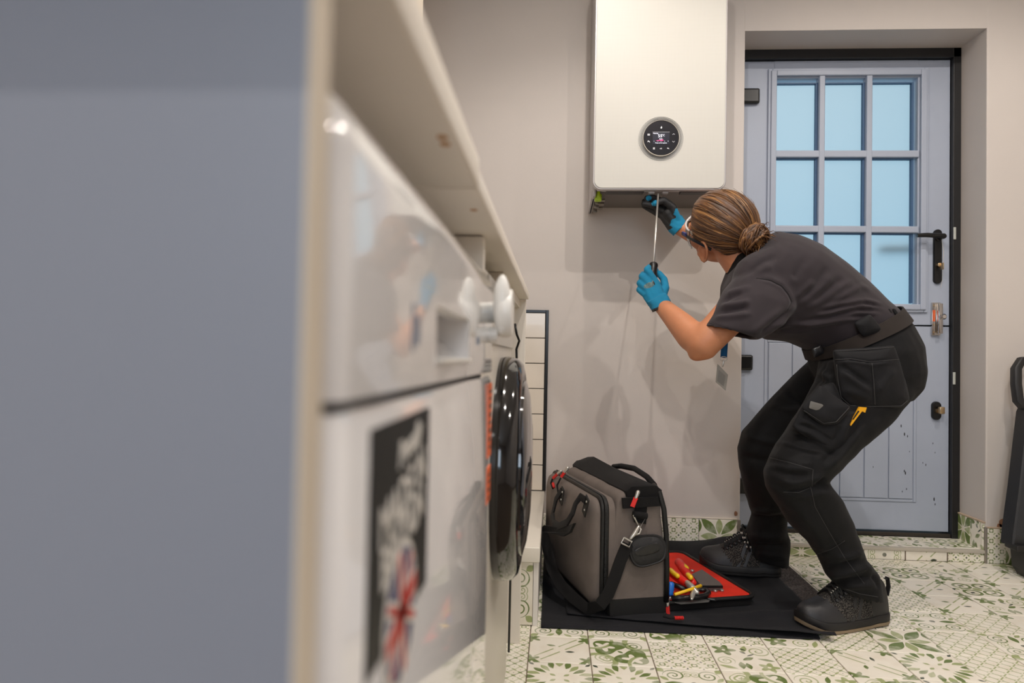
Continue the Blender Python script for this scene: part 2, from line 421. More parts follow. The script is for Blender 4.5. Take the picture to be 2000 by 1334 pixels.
bw.box((-.85, YW, -.12), (OX0, YW + .3, 2.55), .004, 2).box((OX1, YW, -.12), (2.6, YW + .3, 2.55), .004, 2).box((OX0 - .002, YW + .0004, OZ), (OX1 + .002, YW + .3, 2.55))
wall_back = structure('wall_back', bw, paint)
# chips in the plaster low on the wall
chip = mat('bare_plaster', (150, 110, 84), .9, noise_amt=.25, noise_scale=60)
for (px, py, s) in ((1437, 1003, .006), (1958, 1022, .012), (1952, 1030, .009), (1966, 1027, .008)):
    c = at(px, py, YW); pts = [c + Vector((s * (1 + .4 * random.random()) * cos(a), -.0012, 1.3 * s * (1 + .5 * random.random()) * sin(a))) for a in [2 * pi * k / 9 for k in range(9)]]
    MB().prism(pts, (0, .0035, 0)).build('plaster_chip', chip, wall_back)
# window behind the photographer
win = thing('window_1', None, None, (.2, -2.35, .85)); tag(win, kind='structure')
wf = MB()
for lo, hi in (((-.6, -2.38, .85), (-.54, -2.32, 2.0)), ((.94, -2.38, .85), (1.0, -2.32, 2.0)), ((-.54, -2.38, .85), (.94, -2.32, .91)), ((-.54, -2.38, 1.94), (.94, -2.32, 2.0)), ((.17, -2.38, .91), (.23, -2.32, 1.94))):
    wf.box(lo, hi, .004)
wf.build('window_frame', white_paint, win)

# floor tiles, each its own piece
def tile_mesh(sx, sy):
    b = bmesh.new(); bmesh.ops.create_cube(b, size=1)
    for v in b.verts: v.co = Vector((v.co.x * sx, v.co.y * sy, v.co.z * .008 - .004))
    bmesh.ops.bevel(b, geom=[e for e in b.edges if all(v.co.z > -.001 for v in e.verts)], offset=.0012, segments=1, affect='EDGES')
    me = bpy.data.meshes.new('tile'); b.to_mesh(me); b.free(); me.materials.append(TILE[0]); return me
TM = {}
def tile(parent, loc, rot, k, sx=.1476, sy=.1476):
    key = (round(sx, 4), round(sy, 4))
    if key not in TM: TM[key] = tile_mesh(*key)
    o = bpy.data.objects.new('tile', TM[key]); link(o, parent); o.location = Vector(loc) - Vector(ORG[parent.name]); o.rotation_euler = rot
    o.material_slots[0].link = 'OBJECT'; o.material_slots[0].material = TILE[k]; return o
rows_ = {  # front rows read off the photograph, left to right from x = -.128
    3: [4, 6, 6, 8, 3, 2, 3, 6, 5, 2, 8, 3, 1, 7, 6], 4: [4, 5, 3, 1, 2, 4, 5, 6, 9, 8, 5, 3, 2, 6, 1], 5: [1, 8, 8, 3, 1, 2, 4, 0, 9, 8, 5, 6, 8, 3, 2],
    6: [1, 7, 8, 7, 1, 1, 9, 1, 8, 9, 5, 2, 5, 0, 3], 7: [1, 8, 0, 3, 2, 4, 7, 0, 1, 5, 2, 8, 5, 2, 6],
    8: [2, 0, 6, 1, 4, 5, 4, 7, 1, 5, 7, 5, 8, 9, 7], 9: [1, 2, 4, 3, 0, 1, 7, 8, 8, 7, 2, 5, 8, 3, 2], 10: [8, 1, 0, 4, 7, 9, 8, 4, 0, 1, 5, 5, 3, 2, 8], 11: [7, 8, 4, 6, 0, 2, 3, 7, 8, 8, 9, 7, 2, 4, 0]}
for j in range(12):
    y = 1.115 + .15 * j - .001
    for i in range(16):
        x = -.128 + .15 * i
        k = rows_[j][i] if j in rows_ and i < 15 else rng.integers(0, 10)
        sy = .1476 if j < 10 else .1476
        if j == 10 and y + .075 > YW: sy = .1
        if y - .075 > YW - .02: continue
        top = min(y + .0738, YW - .002); bot = y - .0738; 
        tile(floor, (x, (top + bot) / 2, rng.normal(0, .0003)), (0, 0, 0 if top < y + .07 else (pi / 2) * int(rng.integers(0, 2))), int(k), .1476, top - bot)
# skirting tiles under the boiler wall, with metal edge trim
SKH = .128
rx = (pi / 2, 0, 0)
sk = thing('baseboard_back', None, None, (.5, YW, 0)); tag(sk, kind='structure')
for x, k in ((.624, 0), (.474, 1), (.324, 7), (.174, 8), (.024, 4)):
    tile(sk, (x, YW - .008, SKH / 2), rx, k, .148, SKH - .002)
grey_trim = mat('tile_trim', (150, 142, 132), .45, metal=.3)
MB().box((OX0 - .012, YW - .010, 0), (OX0 + .001, YW + .0, SKH), .001).build('edge_trim', grey_trim, sk)
MB().box((-.02, YW - .0085, SKH - .0005), (OX0 - .012, YW, SKH + .005), .0015).build('top_bead', mat('caulk', (214, 204, 190), .8), sk)
sk2 = thing('baseboard_right', None, None, (1.7, YW, 0)); tag(sk2, kind='structure')
for x, k in ((OX1 + .034, 1), (1.73, 0), (1.88, 6), (2.03, 5)):
    tile(sk2, (x, YW - .008, SKH / 2), rx, k, .066 if x < 1.65 else .148, SKH - .002)
MB().box((OX1 - .006, YW - .010, 0), (OX1 + .001, YW - .0, SKH + .004), .001).build('edge_trim', grey_trim, sk2)
for y, k in ((2.69, 2), (2.772, 0)):
    tile(sk2, (OX1 - .008 + .001, y - .016, .045 + .05), (pi / 2, 0, -pi / 2), k, .08, .1)
MB().box((OX1 - .009, YW, .144), (OX1, YD - .02, .15), .001).box((OX1, YW - .0085, SKH - .0005), (2.2, YW, SKH + .005), .0015).build('top_bead', mat('worn_bead', (190, 168, 144), .85, noise_amt=.15, noise_scale=40), sk2)
# tiled step in the door recess
st = thing('trim_1', None, None, (1.14, YW + .08, 0)); tag(st, kind='structure')
MB().box((OX0, YW, -.01), (OX1, YD + .1, .037)).build('step_base', grout, st)
for i in range(6):
    x0, x1 = OX0 + .003 + .15 * i, min(OX0 + .15 + .15 * i, OX1 - .002)
    tile(st, ((x0 + x1) / 2, YW + .018 + .074, .045), (0, 0, 0), [1, 8, 5, 6, 2, 7][i], x1 - x0, .148)
    tile(st, ((x0 + x1) / 2, YW - .0005, .0165), rx, [0, 0, 2, 8, 5, 1][i], x1 - x0, .034)
MB().box((OX0, YW - .006, .034), (OX1, YW + .016, .0455), .002).build('nosing', mat('nosing', (190, 182, 168), .5), st)

# ------------------------------------------------------------------ back door (stable door in two leaves)
door_paint = mat('door_paint', (166, 174, 190), .42, bump=.12, bump_scale=260, noise_amt=.03, noise_scale=6)
black_frame = mat('black_frame', (24, 23, 24), .45)
black_metal = mat('black_metal', (14, 14, 15), .3)
chrome = mat('chrome', (205, 200, 196), .16, metal=1)
brass = mat('satin_brass', (190, 165, 130), .3, metal=1)
door = thing('door_1', None, None, (1.14, YD, .05)); tag(door, kind='structure')
f = MB()
DX1 = 1.556
f.box((DX1 + .002, YD - .02, .045), (OX1, YD + .07, OZ + .02), .002).box((.70, YD - .02, 1.948), (OX1, YD + .07, OZ + .03), .002).box((.70, YD - .02, .045), (.722, YD + .07, 1.98), .002)
f.build('door_frame', black_frame, door)
MB().box((.70, YD - .01, .045), (OX1, YD + .06, .06), .002).build('threshold', mat('threshold', (62, 56, 50), .5, metal=.4), door)
# upper leaf with nine lights
xs = [(.8792, 1.043), (1.066, 1.2283), (1.2510, 1.4185)]; zs = [(1.578, 1.859), (1.2735, 1.550), (.968, 1.247)]
ZS = .878
u = MB(); t0, t1 = YD, YD + .045
u.box((.724, t0, ZS + .003), (.868, t1, 1.945), .002).box((1.432, t0, ZS + .003), (DX1, t1, 1.945), .002).box((.868, t0, 1.875), (1.432, t1, 1.945)).box((.868, t0, ZS + .003), (1.432, t1, .952))
up = u.build('upper_leaf', door_paint, door); fixn(up)
mo = MB()                                            # stepped moulding round the glass
def frame_loop(s, x0, x1, z0, z1, w, ya, yb):
    s.box((x0, ya, z0), (x0 + w, yb, z1), .003).box((x1 - w, ya, z0), (x1, yb, z1), .003).box((x0 + w, ya, z1 - w), (x1 - w, yb, z1), .003).box((x0 + w, ya, z0), (x1 - w, yb, z0 + w), .003)
frame_loop(mo, .842, 1.470, .930, 1.912, .016, YD - .010, YD + .002)
frame_loop(mo, .852, 1.460, .940, 1.902, .022, YD - .017, YD + .004)
mo.build('moulding', door_paint, up)
for x0, x1 in ((1.043, 1.066), (1.2283, 1.2510)): MB().box((x0, YD - .012, .958), (x1, YD + .03, 1.885), .004, 3).build('muntin', door_paint, up)
for z0, z1 in ((1.550, 1.578), (1.247, 1.2735)): MB().box((.870, YD - .010, z0), (1.434, YD + .03, z1), .004, 3).build('muntin', door_paint, up)
glass = mat('frosted_glass', (225, 238, 244), .55, trans=1, ior=1.45)
for x0, x1 in xs:
    for z0, z1 in zs: MB().box((x0 - .006, YD + .022, z0 - .006), (x1 + .006, YD + .028, z1 + .006)).build('pane', glass, up)
edge_blue = mat('glazing_gasket', (60, 92, 128), .5)
for x0, x1 in xs:
    for z0, z1 in zs: MB().box((x1 - .008, YD + .006, z0), (x1, YD + .0222, z1)).box((x0, YD + .006, z1 - .005), (x1 - .008, YD + .0222, z1)).build('gasket', edge_blue, up)
# lower leaf with grooved panel
lo_ = MB(); lo_.box((.724, YD, .066), (DX1, YD + .045, ZS - .003), .002)
lw = lo_.build('lower_leaf', door_paint, door)
MB().box((.73, YD + .02, ZS - .02), (DX1 - .004, YD + .05, ZS + .02)).build('leaf_gap_backing', black_frame, door)  # black backing added to block sky light leaking between the leaves
PX0, PX1, PZ0, PZ1 = .853, 1.418, .192, .80
g = MB()
for i in range(6):
    x0 = PX0 + (PX1 - PX0) / 6 * i
    MB().box((x0 + .002, YD - .006, PZ0), (x0 + (PX1 - PX0) / 6 - .002, YD + .001, PZ1), .002).build('panel_board', door_paint, lw)
frame_loop(g, PX0 - .014, PX1 + .014, PZ0 - .014, PZ1 + .014, .012, YD - .0035, YD + .001)
g.build('panel_bead', door_paint, lw)
scuff = mat('black_scuff', (40, 40, 44), .7)
for px, py in ((1760, 832), (1766, 848), (1772, 852), (1776, 882), (1822, 866), (1826, 884), (1802, 904), (1808, 908), (1705, 912), (1766, 920), (1768, 924), (1770, 955), (1826, 985), (1824, 975), (1762, 960)):
    c = at(px, py, YD - .0066 if px < 1780 else YD - .0004); s = .002 + .003 * random.random(); a = random.random() * 3
    MB().prism([c + Vector((s * cos(q) * .5 + s * .4 * sin(a), 0, s * (1.6 * sin(q)))) for q in [2 * pi * k / 7 for k in range(7)]], (0, .0008, 0)).build('scuff', scuff, lw)
# hinges, handle and locks
def flag(px, py, z0h=.062):
    c = at(px, py, YD)
    MB().box((.715, YD - .022, c.z - z0h / 2), (.806 if py < 300 else .79, YD - .001, c.z + z0h / 2), .008, 3).build('hinge', black_metal, door)
flag(1468, 190); flag(1462, 708); flag(1455, 948)
h = thing('door_handle', None, None, (1.5075, YD, 1.15)); h.parent = door; h.location = Vector((1.5075, YD, 1.15)) - Vector(ORG[door.name])
def plate(x, z0, z1, w, d=.011):
    return MB().rings([[Vector((x + w / 2 * s * cos(a), y, ((z1 - w / 2) if sin(a) > 0 else (z0 + w / 2)) + w / 2 * s * sin(a))) for a in [2 * pi * (k + .5) / 24 for k in range(24)]] for s, y in ((1, YD), (1, YD - d * .7), (.88, YD - d))])
HB = ORG[h.name]; ORG['door_handle'] = HB
plate(1.5075, 1.045, 1.262, .032).build('back_plate', black_metal, h, smooth='auto')
MB().lathe((1.5075, YD - .008, 1.227), (0, -1, 0), ((.013, 0), (.013, .006), (.009, .01), (.009, .045))).tube([(1.508, YD - .05, 1.227), (1.48, YD - .055, 1.228), (1.44, YD - .055, 1.230), (1.405, YD - .052, 1.229)], [.011, .0095, .009, .008], 10).build('lever', black_metal, h, smooth='auto')
k = MB().lathe((1.509, YD - .01, 1.118), (0, -1, 0), ((.009, 0), (.009, .012), (.006, .013))).box((1.507, YD - .046, 1.098), (1.5105, YD - .02, 1.124), .001)
k.build('key', brass, h, smooth='auto')
MB().tube([(1.508, YD - .03, 1.222), (1.516, YD - .032, 1.17), (1.513, YD - .034, 1.125)], .0008, 5).tube([(1.515, YD - .03, 1.1), (1.522, YD - .012, 1.06), (1.519, YD - .008, 1.03)], .0006, 5).build('key_string', mat('string', (205, 200, 190), .8), h)
MB().tube([(1.50, YD + .10, 1.20), (1.33, YD + .10, 1.195)], .013, 10).box((1.49, YD + .045, 1.06), (1.52, YD + .055, 1.26), .004).build('outside_lever', black_metal, h, smooth='auto')
bolt = MB().box((1.484, YD - .012, .840), (1.517, YD - .001, .970), .002).box((1.4995, YD - .03, .846), (1.517, YD - .012, .966), .003)
b = bolt.build('bolt', chrome, door, smooth='auto')
MB().lathe((1.508, YD - .03, .912), (0, -1, 0), ((.008, 0), (.005, .006), (.009, .012), (.011, .02), (.007, .026))).build('bolt_knob', chrome, b, smooth='auto')
MB().box((1.486, YD - .0126, .895), (1.496, YD - .0115, .94)).build('orange_label', mat('orange_print', (214, 96, 52), .5), b)
for z in (.852, .958, .882): MB().lathe((1.491, YD - .0118, z), (0, -1, 0), ((.0035, 0), (.003, .0016)), 12).build('screw', brass, b)
e = MB().rings([[Vector((1.5047 + .0175 * s * cos(a), y, .5423 + (.019 if sin(a) > 0 else -.019) + .0175 * s * sin(a))) for a in [2 * pi * (k + .5) / 24 for k in range(24)]] for s, y in ((1, YD), (1, YD - .010), (.85, YD - .014))])
e = e.build('escutcheon', black_metal, door, smooth='auto')
MB().lathe((1.5047, YD - .013, .5423), (0, -1, 0), ((.009, 0), (.009, .012))).box((1.499, YD - .044, .532), (1.519, YD - .024, .560), .004, M=None).build('thumb_turn', brass, e, smooth='auto')
for z in (1.244, .672): MB().box((DX1 + .003, YD - .0235, z - .024), (DX1 + .012, YD - .019, z + .024), .001).build('striker', mat('striker', (196, 198, 190), .4, metal=.3), door)

# ------------------------------------------------------------------ boiler
bl = thing('boiler', 'tall white wall-hung boiler with a round black control dial', 'boiler', (.329, YW, 1.281))
BX0, BX1, BZ0, BZ1, BY = .1125, .5465, 1.281, 2.17, 2.26
silver = mat('boiler_side', (186, 182, 182), .35, metal=.15)
def rrect(x0, x1, z0, z1, r, y, n=7):
    P = []
    for cx, cz, a0 in ((x1 - r, z1 - r, 0), (x0 + r, z1 - r, pi / 2), (x0 + r, z0 + r, pi), (x1 - r, z0 + r, 1.5 * pi)):
        P += [Vector((cx + r * cos(a0 + pi / 2 * k / n), y, cz + r * sin(a0 + pi / 2 * k / n))) for k in range(n + 1)]
    return P
s = MB(); s.rings([rrect(BX0 + .012, BX1 - .012, BZ0 + .010, BZ1 - .01, .03, BY + .07), rrect(BX0 + .012, BX1 - .012, BZ0 + .010, BZ1 - .01, .03, BY + .010)])
sh = s.build('front_shell', silver, bl, smooth='auto'); fixn(sh)
s = MB(); s.rings([rrect(BX0, BX1, BZ0, BZ1, .028, BY + .02), rrect(BX0, BX1, BZ0, BZ1, .028, BY + .004), rrect(BX0 + .002, BX1 - .002, BZ0 + .002, BZ1 - .002, .027, BY + .001)]); fixn(s.build('front_frame', silver, bl, smooth='auto'))
boiler_glass = mat('boiler_front', (226, 222, 210), .42)
nt = boiler_glass.node_tree; E.nt = nt; tc = nt.nodes.new('ShaderNodeTexCoord'); sp = nt.nodes.new('ShaderNodeSeparateXYZ'); nt.links.new(tc.outputs['Object'], sp.inputs[0])
gx = emod(E(sp.outputs[0]) * 230.0, 1.0) < .22; gz = emod(E(sp.outputs[2]) * 230.0, 1.0) < .22
mx = nt.nodes.new('ShaderNodeMix'); mx.data_type = 'RGBA'; nt.links.new((emax(gx, gz) * .55).v, mx.inputs[0]); mx.inputs[6].default_value = lin((198, 196, 189)) + (1,); mx.inputs[7].default_value = lin((182, 180, 174)) + (1,)
nt.links.new(mx.outputs[2], nt.nodes['Principled BSDF'].inputs['Base Color'])
s = MB(); s.rings([rrect(BX0 + .0055, BX1 - .0055, BZ0 + .0055, BZ1 - .0055, .024, BY + .002), rrect(BX0 + .0055, BX1 - .0055, BZ0 + .0055, BZ1 - .0055, .024, BY - .001), rrect(BX0 + .0065, BX1 - .0065, BZ0 + .0065, BZ1 - .0065, .0235, BY - .002)])
fixn(s.build('front_panel', boiler_glass, bl, smooth='auto'))
s = MB(); s.box((BX0 + .004, BY + .075, BZ0 - .004), (BX0 + .016, YW, BZ1 - .02), .004).box((BX1 - .016, BY + .075, BZ0 - .004), (BX1 - .004, YW, BZ1 - .02), .004).box((BX0 + .01, BY + .07, BZ1 - .04), (BX1 - .01, YW, BZ1 - .02))
s.prism([(BX0 + .002, BY + .10, BZ0 + .02), (BX0 + .002, BY + .12, BZ0 - .004), (BX0 + .002, YW - .02, BZ0 - .004), (BX0 + .002, YW, BZ0 + .008), (BX0 + .002, YW, BZ0 + .05)], (.012, 0, 0))
fixn(s.build('side_panel', silver, bl, smooth='auto'))
MB().box((BX0 + .016, BY + .02, BZ0 + .022), (BX1 - .016, YW, BZ0 + .03)).build('underside', mat('boiler_underside', (118, 112, 108), .6), bl)
s = MB().box((BX0 + .016, BY + .022, BZ0 + .002), (BX1 - .016, BY + .03, BZ0 + .022))
for x0 in (.30, .345): s.box((x0, BY + .024, BZ0 - .006), (x0 + .02, BY + .05, BZ0 + .004), .002)
s.build('front_lip', silver, bl)
for x0, x1 in ((.16, .285), (.405, .53)): MB().box((x0, BY + .021, BZ0 - .002), (x1, BY + .06, BZ0 + .008), .002).build('vent_slot', mat('dark_plastic', (58, 55, 54), .5), bl)
MB().box((.126, BY + .10, BZ0 - .012), (.150, BY + .13, BZ0 + .012), .004).box((.132, BY + .09, BZ0 - .006), (.144, BY + .11, BZ0 + .018), .003).build('valve_cap', mat('lime_plastic', (176, 208, 26), .4), bl, smooth='auto')
for y, r in ((BY + .16, .008), (BY + .22, .010), (BY + .29, .008)):
    s = MB()
    s.lathe((.138, y, BZ0 - .012), (0, 0, 1), ((r, 0), (r, .012), (r * .7, .012), (r * .7, .04)), 14)
    s.tube([(.128, y, BZ0 + .002), (.165, y, BZ0 + .002)], r * .7, 8)
    s.build('pipe_union', mat('pipe_metal', (150, 145, 138), .35, metal=.8), bl, smooth='auto')
DC = Vector((.3335, BY - .002, 1.4500))
dial_black = mat('dial_black', (22, 21, 28), .12, coat=.6)
dial = MB().lathe(DC, (0, -1, 0), ((.0335, 0), (.0335, .004), (.032, .0055), (.0, .0055)), 64).build('dial', dial_black, bl, smooth='auto')
s = MB()
for r0, r1 in ((.0345, .0352), (.0362, .0368), (.0378, .0382), (.0394, .0397), (.0414, .0416)):
    s.rings([[DC + Vector((r * cos(a), y, r * sin(a))) for a in [2 * pi * k / 64 for k in range(64)]] for r, y in ((r0, 0), (r0, -.0008), (r1, -.0008), (r1, 0))], False)
s.build('dial_rings', mat('ring_print', (70, 68, 66), .4), bl)
MB().rings([[DC + Vector((r * cos(a), y, r * sin(a))) for a in [2 * pi * k / 64 for k in range(64)]] for r, y in ((.0335, 0), (.0335, -.005), (.0342, -.0055), (.0347, 0))], False).build('dial_bezel', mat('dial_bezel', (225, 220, 210), .3), bl, smooth='auto')
DF = DC.y - .0058
scr = MB().box((DC.x - .016, DF - .0002, DC.z - .012), (DC.x + .015, DF + .0004, DC.z + .0105)).build('screen', mat('screen', (18, 20, 32), .2, emit=(24, 26, 42), emit_s=.6), dial)
wl = mat('screen_white', (240, 240, 250), .4, emit=(235, 235, 250), emit_s=.85)
ml = mat('screen_magenta', (200, 40, 120), .4, emit=(190, 30, 105), emit_s=.8)
icon = mat('icon_white', (200, 200, 200), .4, emit=(200, 200, 205), emit_s=.45)
def T(name, s_, x, z, size, m, al='CENTER'): return text(name, s_, size, basis((DC.x + x, DF - .0004, DC.z + z), (1, 0, 0), (0, 0, 1)), m, dial, align=al)
T('temperature', '55', -.0022, .0032, .0082, wl); T('degree_mark', '°C', .0036, .0044, .0050, wl); T('status_text', 'Heating', -.0155, .0083, .0030, wl, 'LEFT')
T('bar_text', 'auto', -.001, -.0022, .0034, wl); T('hint_text', 'Press ok for options', -.0005, -.0100, .0026, wl)
for x in (-.0135, -.0065, -.0005, .0062, .0128): T('scale_dot', '*', x, -.0072, .003, wl)
s = MB()
for q in range(9): s.box((DC.x - .0095 + .0015 * q, DF - .0006, DC.z - .0062), (DC.x - .0083 + .0015 * q, DF - .0003, DC.z - .0052 + .00022 * q))
s.build('heat_bar', ml, dial)
MB().box((DC.x - .0165, DF - .0004, DC.z + .0106), (DC.x + .0155, DF, DC.z + .0109)).build('screen_line', icon, dial)
def poly_icon(name, pts, cx, cz, sc):
    return MB().prism([Vector((DC.x + cx + sc * a, DF - .0006, DC.z + cz + sc * b_)) for a, b_ in pts], (0, .0005, 0)).build(name, icon, dial)
poly_icon('flame_icon', [(0, 1.2), (.5, .5), (.75, -.2), (.5, -.9), (0, -1.1), (-.5, -.9), (-.75, -.2), (-.3, .3)], -.0003, .0195, .0021)
for cz, d in ((.0062, 1), (-.0072, -1)): poly_icon('chevron', [(-1, -.4 * d), (0, .5 * d), (1, -.4 * d), (1, -.05 * d), (0, .85 * d), (-1, -.05 * d)], .0228, cz, .0021)
s = MB()
for q in range(4): s.box((DC.x - .0258 + .0012 * q, DF - .0006, DC.z + .0040), (DC.x - .0251 + .0012 * q, DF, DC.z + .0076))
s.build('radiator_icon', icon, dial)
poly_icon('tap_icon', [(-1.2, -.6), (-.6, -.6), (-.4, 0), (.4, -.2), (.7, -1), (1.3, -1), (1, .2), (.1, .5), (-.2, 1), (-.8, .8)], -.0235, -.0072, .0019)
s = MB()
for q in range(3): s.box((DC.x - .0152, DF - .0006, DC.z - .0220 + .0013 * q), (DC.x - .0118, DF, DC.z - .0213 + .0013 * q))
s.build('menu_icon', icon, dial)
T('ok_icon', 'ok', -.0005, -.0205, .0042, icon)
BACK = poly_icon('back_icon', [(-1.2, .3), (-.3, 1.1), (-.3, .6), (.9, .4), (1.1, -1), (.6, -.2), (-.3, -.1), (-.3, -.5)], .0128, -.0205, .0017)

for o in [q for q in bpy.data.objects if q.parent in (dial,) or q is dial or q.name.startswith(('dial_rings', 'dial_bezel'))]:
    o.data.transform(Matrix.Translation(DC - Vector(ORG[bl.name])) @ Matrix.Scale(1.74, 4) @ Matrix.Translation(Vector(ORG[bl.name]) - DC))
# ------------------------------------------------------------------ kitchen units on the left
panel_grey = mat('grey_melamine', (142, 146, 156), .42, noise_amt=.02, noise_scale=3)
cream_edge = mat('panel_edge', (216, 204, 186), .5)
melamine = mat('white_melamine', (240, 232, 220), .42, noise_amt=.02, noise_scale=8)
ep = MB().box((-.68, .204, 0), (-.0775, .220, .87)).build('end_panel', panel_grey); tag(ep, 'broad grey end panel closing off the laundry counter next to the white tumble dryer', 'panel')
ORG[ep.name] = np.array(ep.location)
MB().box((-.0779, .2035, 0), (-.0765, .2205, .87), .0003).build('edge_band', cream_edge, ep)
dv = MB().box((-.70, .830, 0), (-.090, .848, .868), .001).build('divider_panel', melamine); tag(dv, 'cream upright board standing between the white dryer and the washing machine', 'panel')
ORG[dv.name] = np.array(dv.location); 
fp = MB().box((-.70, 1.735, 0), (-.0775, 1.753, .8685), .001).build('support_panel', melamine); tag(fp, 'cream upright board holding the far end of the counter by the wall tiles', 'panel')
ORG[fp.name] = np.array(fp.location)
wt = thing('worktop', 'long pale worktop over the white dryer and the black-doored washing machine', 'worktop', (-.4, .7, .87))
MB().box((-.74, .144, .87), (-.0705, .60, .897), .003, 3).build('worktop_section', melamine, wt, smooth='auto')
MB().box((-.74, .602, .87), (-.0715, 1.752, .889), .002, 3).build('worktop_section', melamine, wt, smooth='auto')
rl = MB().box((-.70, 1.19, .848), (-.094, 1.735, .8695), .001).build('counter_rail', melamine); tag(rl, 'cream rail fixed under the far end of the pale worktop', 'rail')
stain = mat('rust_stain', (196, 150, 100), .6)
for x, y in ((-.080, .46), (-.0805, .475), (-.086, .69)):
    MB().prism([(x + .004 * cos(a), y + .0055 * sin(a), .8697) for a in [2 * pi * q / 10 for q in range(10)]], (0, 0, .0006)).build('stain_mark', stain, wt)
wc = thing('wall_cabinet', 'cream wall cupboard hung above the pale worktop', 'cabinet', (-.56, .9, 1.42))
MB().box((-.75, .3, 1.42), (-.40, 1.84, 2.2), .001).build('carcass', melamine, wc)
for q in range(3): MB().box((-.40, .303 + .513 * q, 1.42), (-.381, .813 + .513 * q, 2.2), .002).build('cabinet_door', cream_edge, wc)

# white tumble dryer
gloss = mat('white_gloss', (236, 234, 233), .10, coat=.8, noise_amt=.01, noise_scale=3)
dr = thing('tumble_dryer', 'white tumble dryer with a black flag sticker on its door, beside the grey panel', 'dryer', (-.37, .52, 0))
DX, DY0, DY1 = -.075, .226, .822
def plan(xf, y0, y1, r, z, xb=-.66, n=6):           # plan outline with rounded front corners and a slight bow
    P = [Vector((xb, y0, z))]
    P += [Vector((xf - r + r * sin(a), y0 + r - r * cos(a), z)) for a in [pi / 2 * k / n for k in range(n + 1)]]
    P += [Vector((xf - r + r * cos(a), y1 - r + r * sin(a), z)) for a in [pi / 2 * k / n for k in range(n + 1)]]
    return P + [Vector((xb, y1, z))]
s = MB().rings([plan(DX, DY0, DY1, .022, .703), plan(DX, DY0, DY1, .022, .795), plan(DX - .002, DY0 + .002, DY1 - .002, .022, .806), plan(DX - .009, DY0 + .008, DY1 - .006, .02, .817), plan(DX - .03, DY0 + .02, DY1 - .02, .02, .823)])
def cutter(o):
    c = MB().prism([(DX + .02, 0, .752), (DX + .02, 0, .714), (DX - .006, 0, .718), (DX - .034, 0, .742), (DX - .034, 0, .752)], (0, .16, 0))
    me = bpy.data.meshes.new('cut'); me.from_pydata([(v[0], v[1] + .425, v[2]) for v in c.V], [], c.F); b_ = bmesh.new(); b_.from_mesh(me); bmesh.ops.recalc_face_normals(b_, faces=b_.faces[:]); b_.to_mesh(me); b_.free()
    co = bpy.data.objects.new('cut', me); COL.objects.link(co); m_ = o.modifiers.new('b', 'BOOLEAN'); m_.operation = 'DIFFERENCE'; m_.object = co; return [co]
V, Fc = evalmesh(s.V, s.F, cutter)
mesh_obj('control_panel', V, Fc, gloss, dr, 'auto')
MB().box((DX - .001, .43, .7155), (DX + .004, .58, .7185), .001).box((DX - .011, .428, .7515), (DX - .0005, .582, .7535)).build('recess_lip', mat('white_plastic', (225, 222, 214), .35), dr)
MB().rings([plan(DX - .012, DY0 + .003, DY1 - .003, .02, .692), plan(DX - .012, DY0 + .003, DY1 - .003, .02, .706)]).build('shadow_gap', mat('gap_black', (18, 17, 18), .7), dr)
fixn(MB().rings([plan(DX - .02, DY0, DY1, .01, .02), plan(DX - .02, DY0, DY1, .01, .692)]).build('cabinet_body', gloss, dr, smooth='auto'))
ddoor = fixn(MB().rings([plan(DX - .001, DY0 + .002, DY1 - .012, .018, .10, DX - .03), plan(DX, DY0 + .001, DY1 - .011, .02, .106, DX - .03), plan(DX, DY0 + .001, DY1 - .011, .02, .694, DX - .03), plan(DX - .003, DY0 + .003, DY1 - .013, .018, .6985, DX - .03)]).build('dryer_door', gloss, dr, smooth='auto'))
MB().box((DX - .02, DY0 + .01, .01), (DX - .004, DY1 - .01, .096), .004).build('kick_panel', gloss, dr, smooth='auto')
for y in (.26, .79):
    MB().lathe((DX - .05, y, 0), (0, 0, 1), ((.02, 0), (.02, .012), (.012, .014), (.012, .022)), 16).build('foot', black_metal, dr)
KC = Vector((DX, .778, .771))
wp = mat('knob_white', (238, 236, 230), .3)
kn = MB().lathe(KC, (1, 0, 0), ((.012, -.003), (.012, .008), (.026, .010), (.028, .013), (.028, .020), (.026, .025), (.0, .026)), 40).build('timer_knob', wp, dr, smooth='auto')
MB().ell(KC + Vector((.014, -.016, .008)), ((.010, 0, 0), (0, .010, 0), (0, 0, .034))).build('finger_grip', wp, kn, smooth=True)
MB().lathe((DX, .765, .745), (1, 0, 0), ((.009, -.002), (.009, .006), (.008, .010), (0, .010)), 24).build('start_button', wp, dr, smooth='auto')
logo = mat('grey_print', (120, 132, 150), .5)
MB().box((DX - .001, .352, .722), (DX + .0004, .358, .748), .0005).box((DX - .001, .362, .726), (DX + .0004, .372, .742), .0005).build('panel_emblem', logo, dr)
text('panel_marks', '120', .011, basis((DX + .0004, .655, .735), (0, 1, 0), (0, 0, 1)), logo, dr)
# sticker on the door
black_print = mat('black_print', (16, 16, 17), .55); white_print = mat('white_print', (226, 222, 214), .5)
sx = DX + .0006
def sticker_face(y, z): return Vector((sx, y, z))
stk = MB().prism([sticker_face(.275, .6895), sticker_face(.275, .586), sticker_face(.405, .586), sticker_face(.405, .6895)], (-.0008, 0, 0)).build('flag_sticker', black_print, ddoor)
def ST(n, s_, y, z, size, sh=.15, rot=.16): return text(n, s_, size, basis((sx + .0004, y, z), (0, cos(rot), sin(rot)), (0, -sin(rot), cos(rot))), white_print, ddoor, shear=sh, bold=.0005)
ST('sticker_script', 'Proudly', .350, .6745, .017, .35); ST('sticker_words', 'MADE IN', .341, .6505, .0255, .1); ST('sticker_words', 'BRITAIN', .341, .6305, .0255, .1)
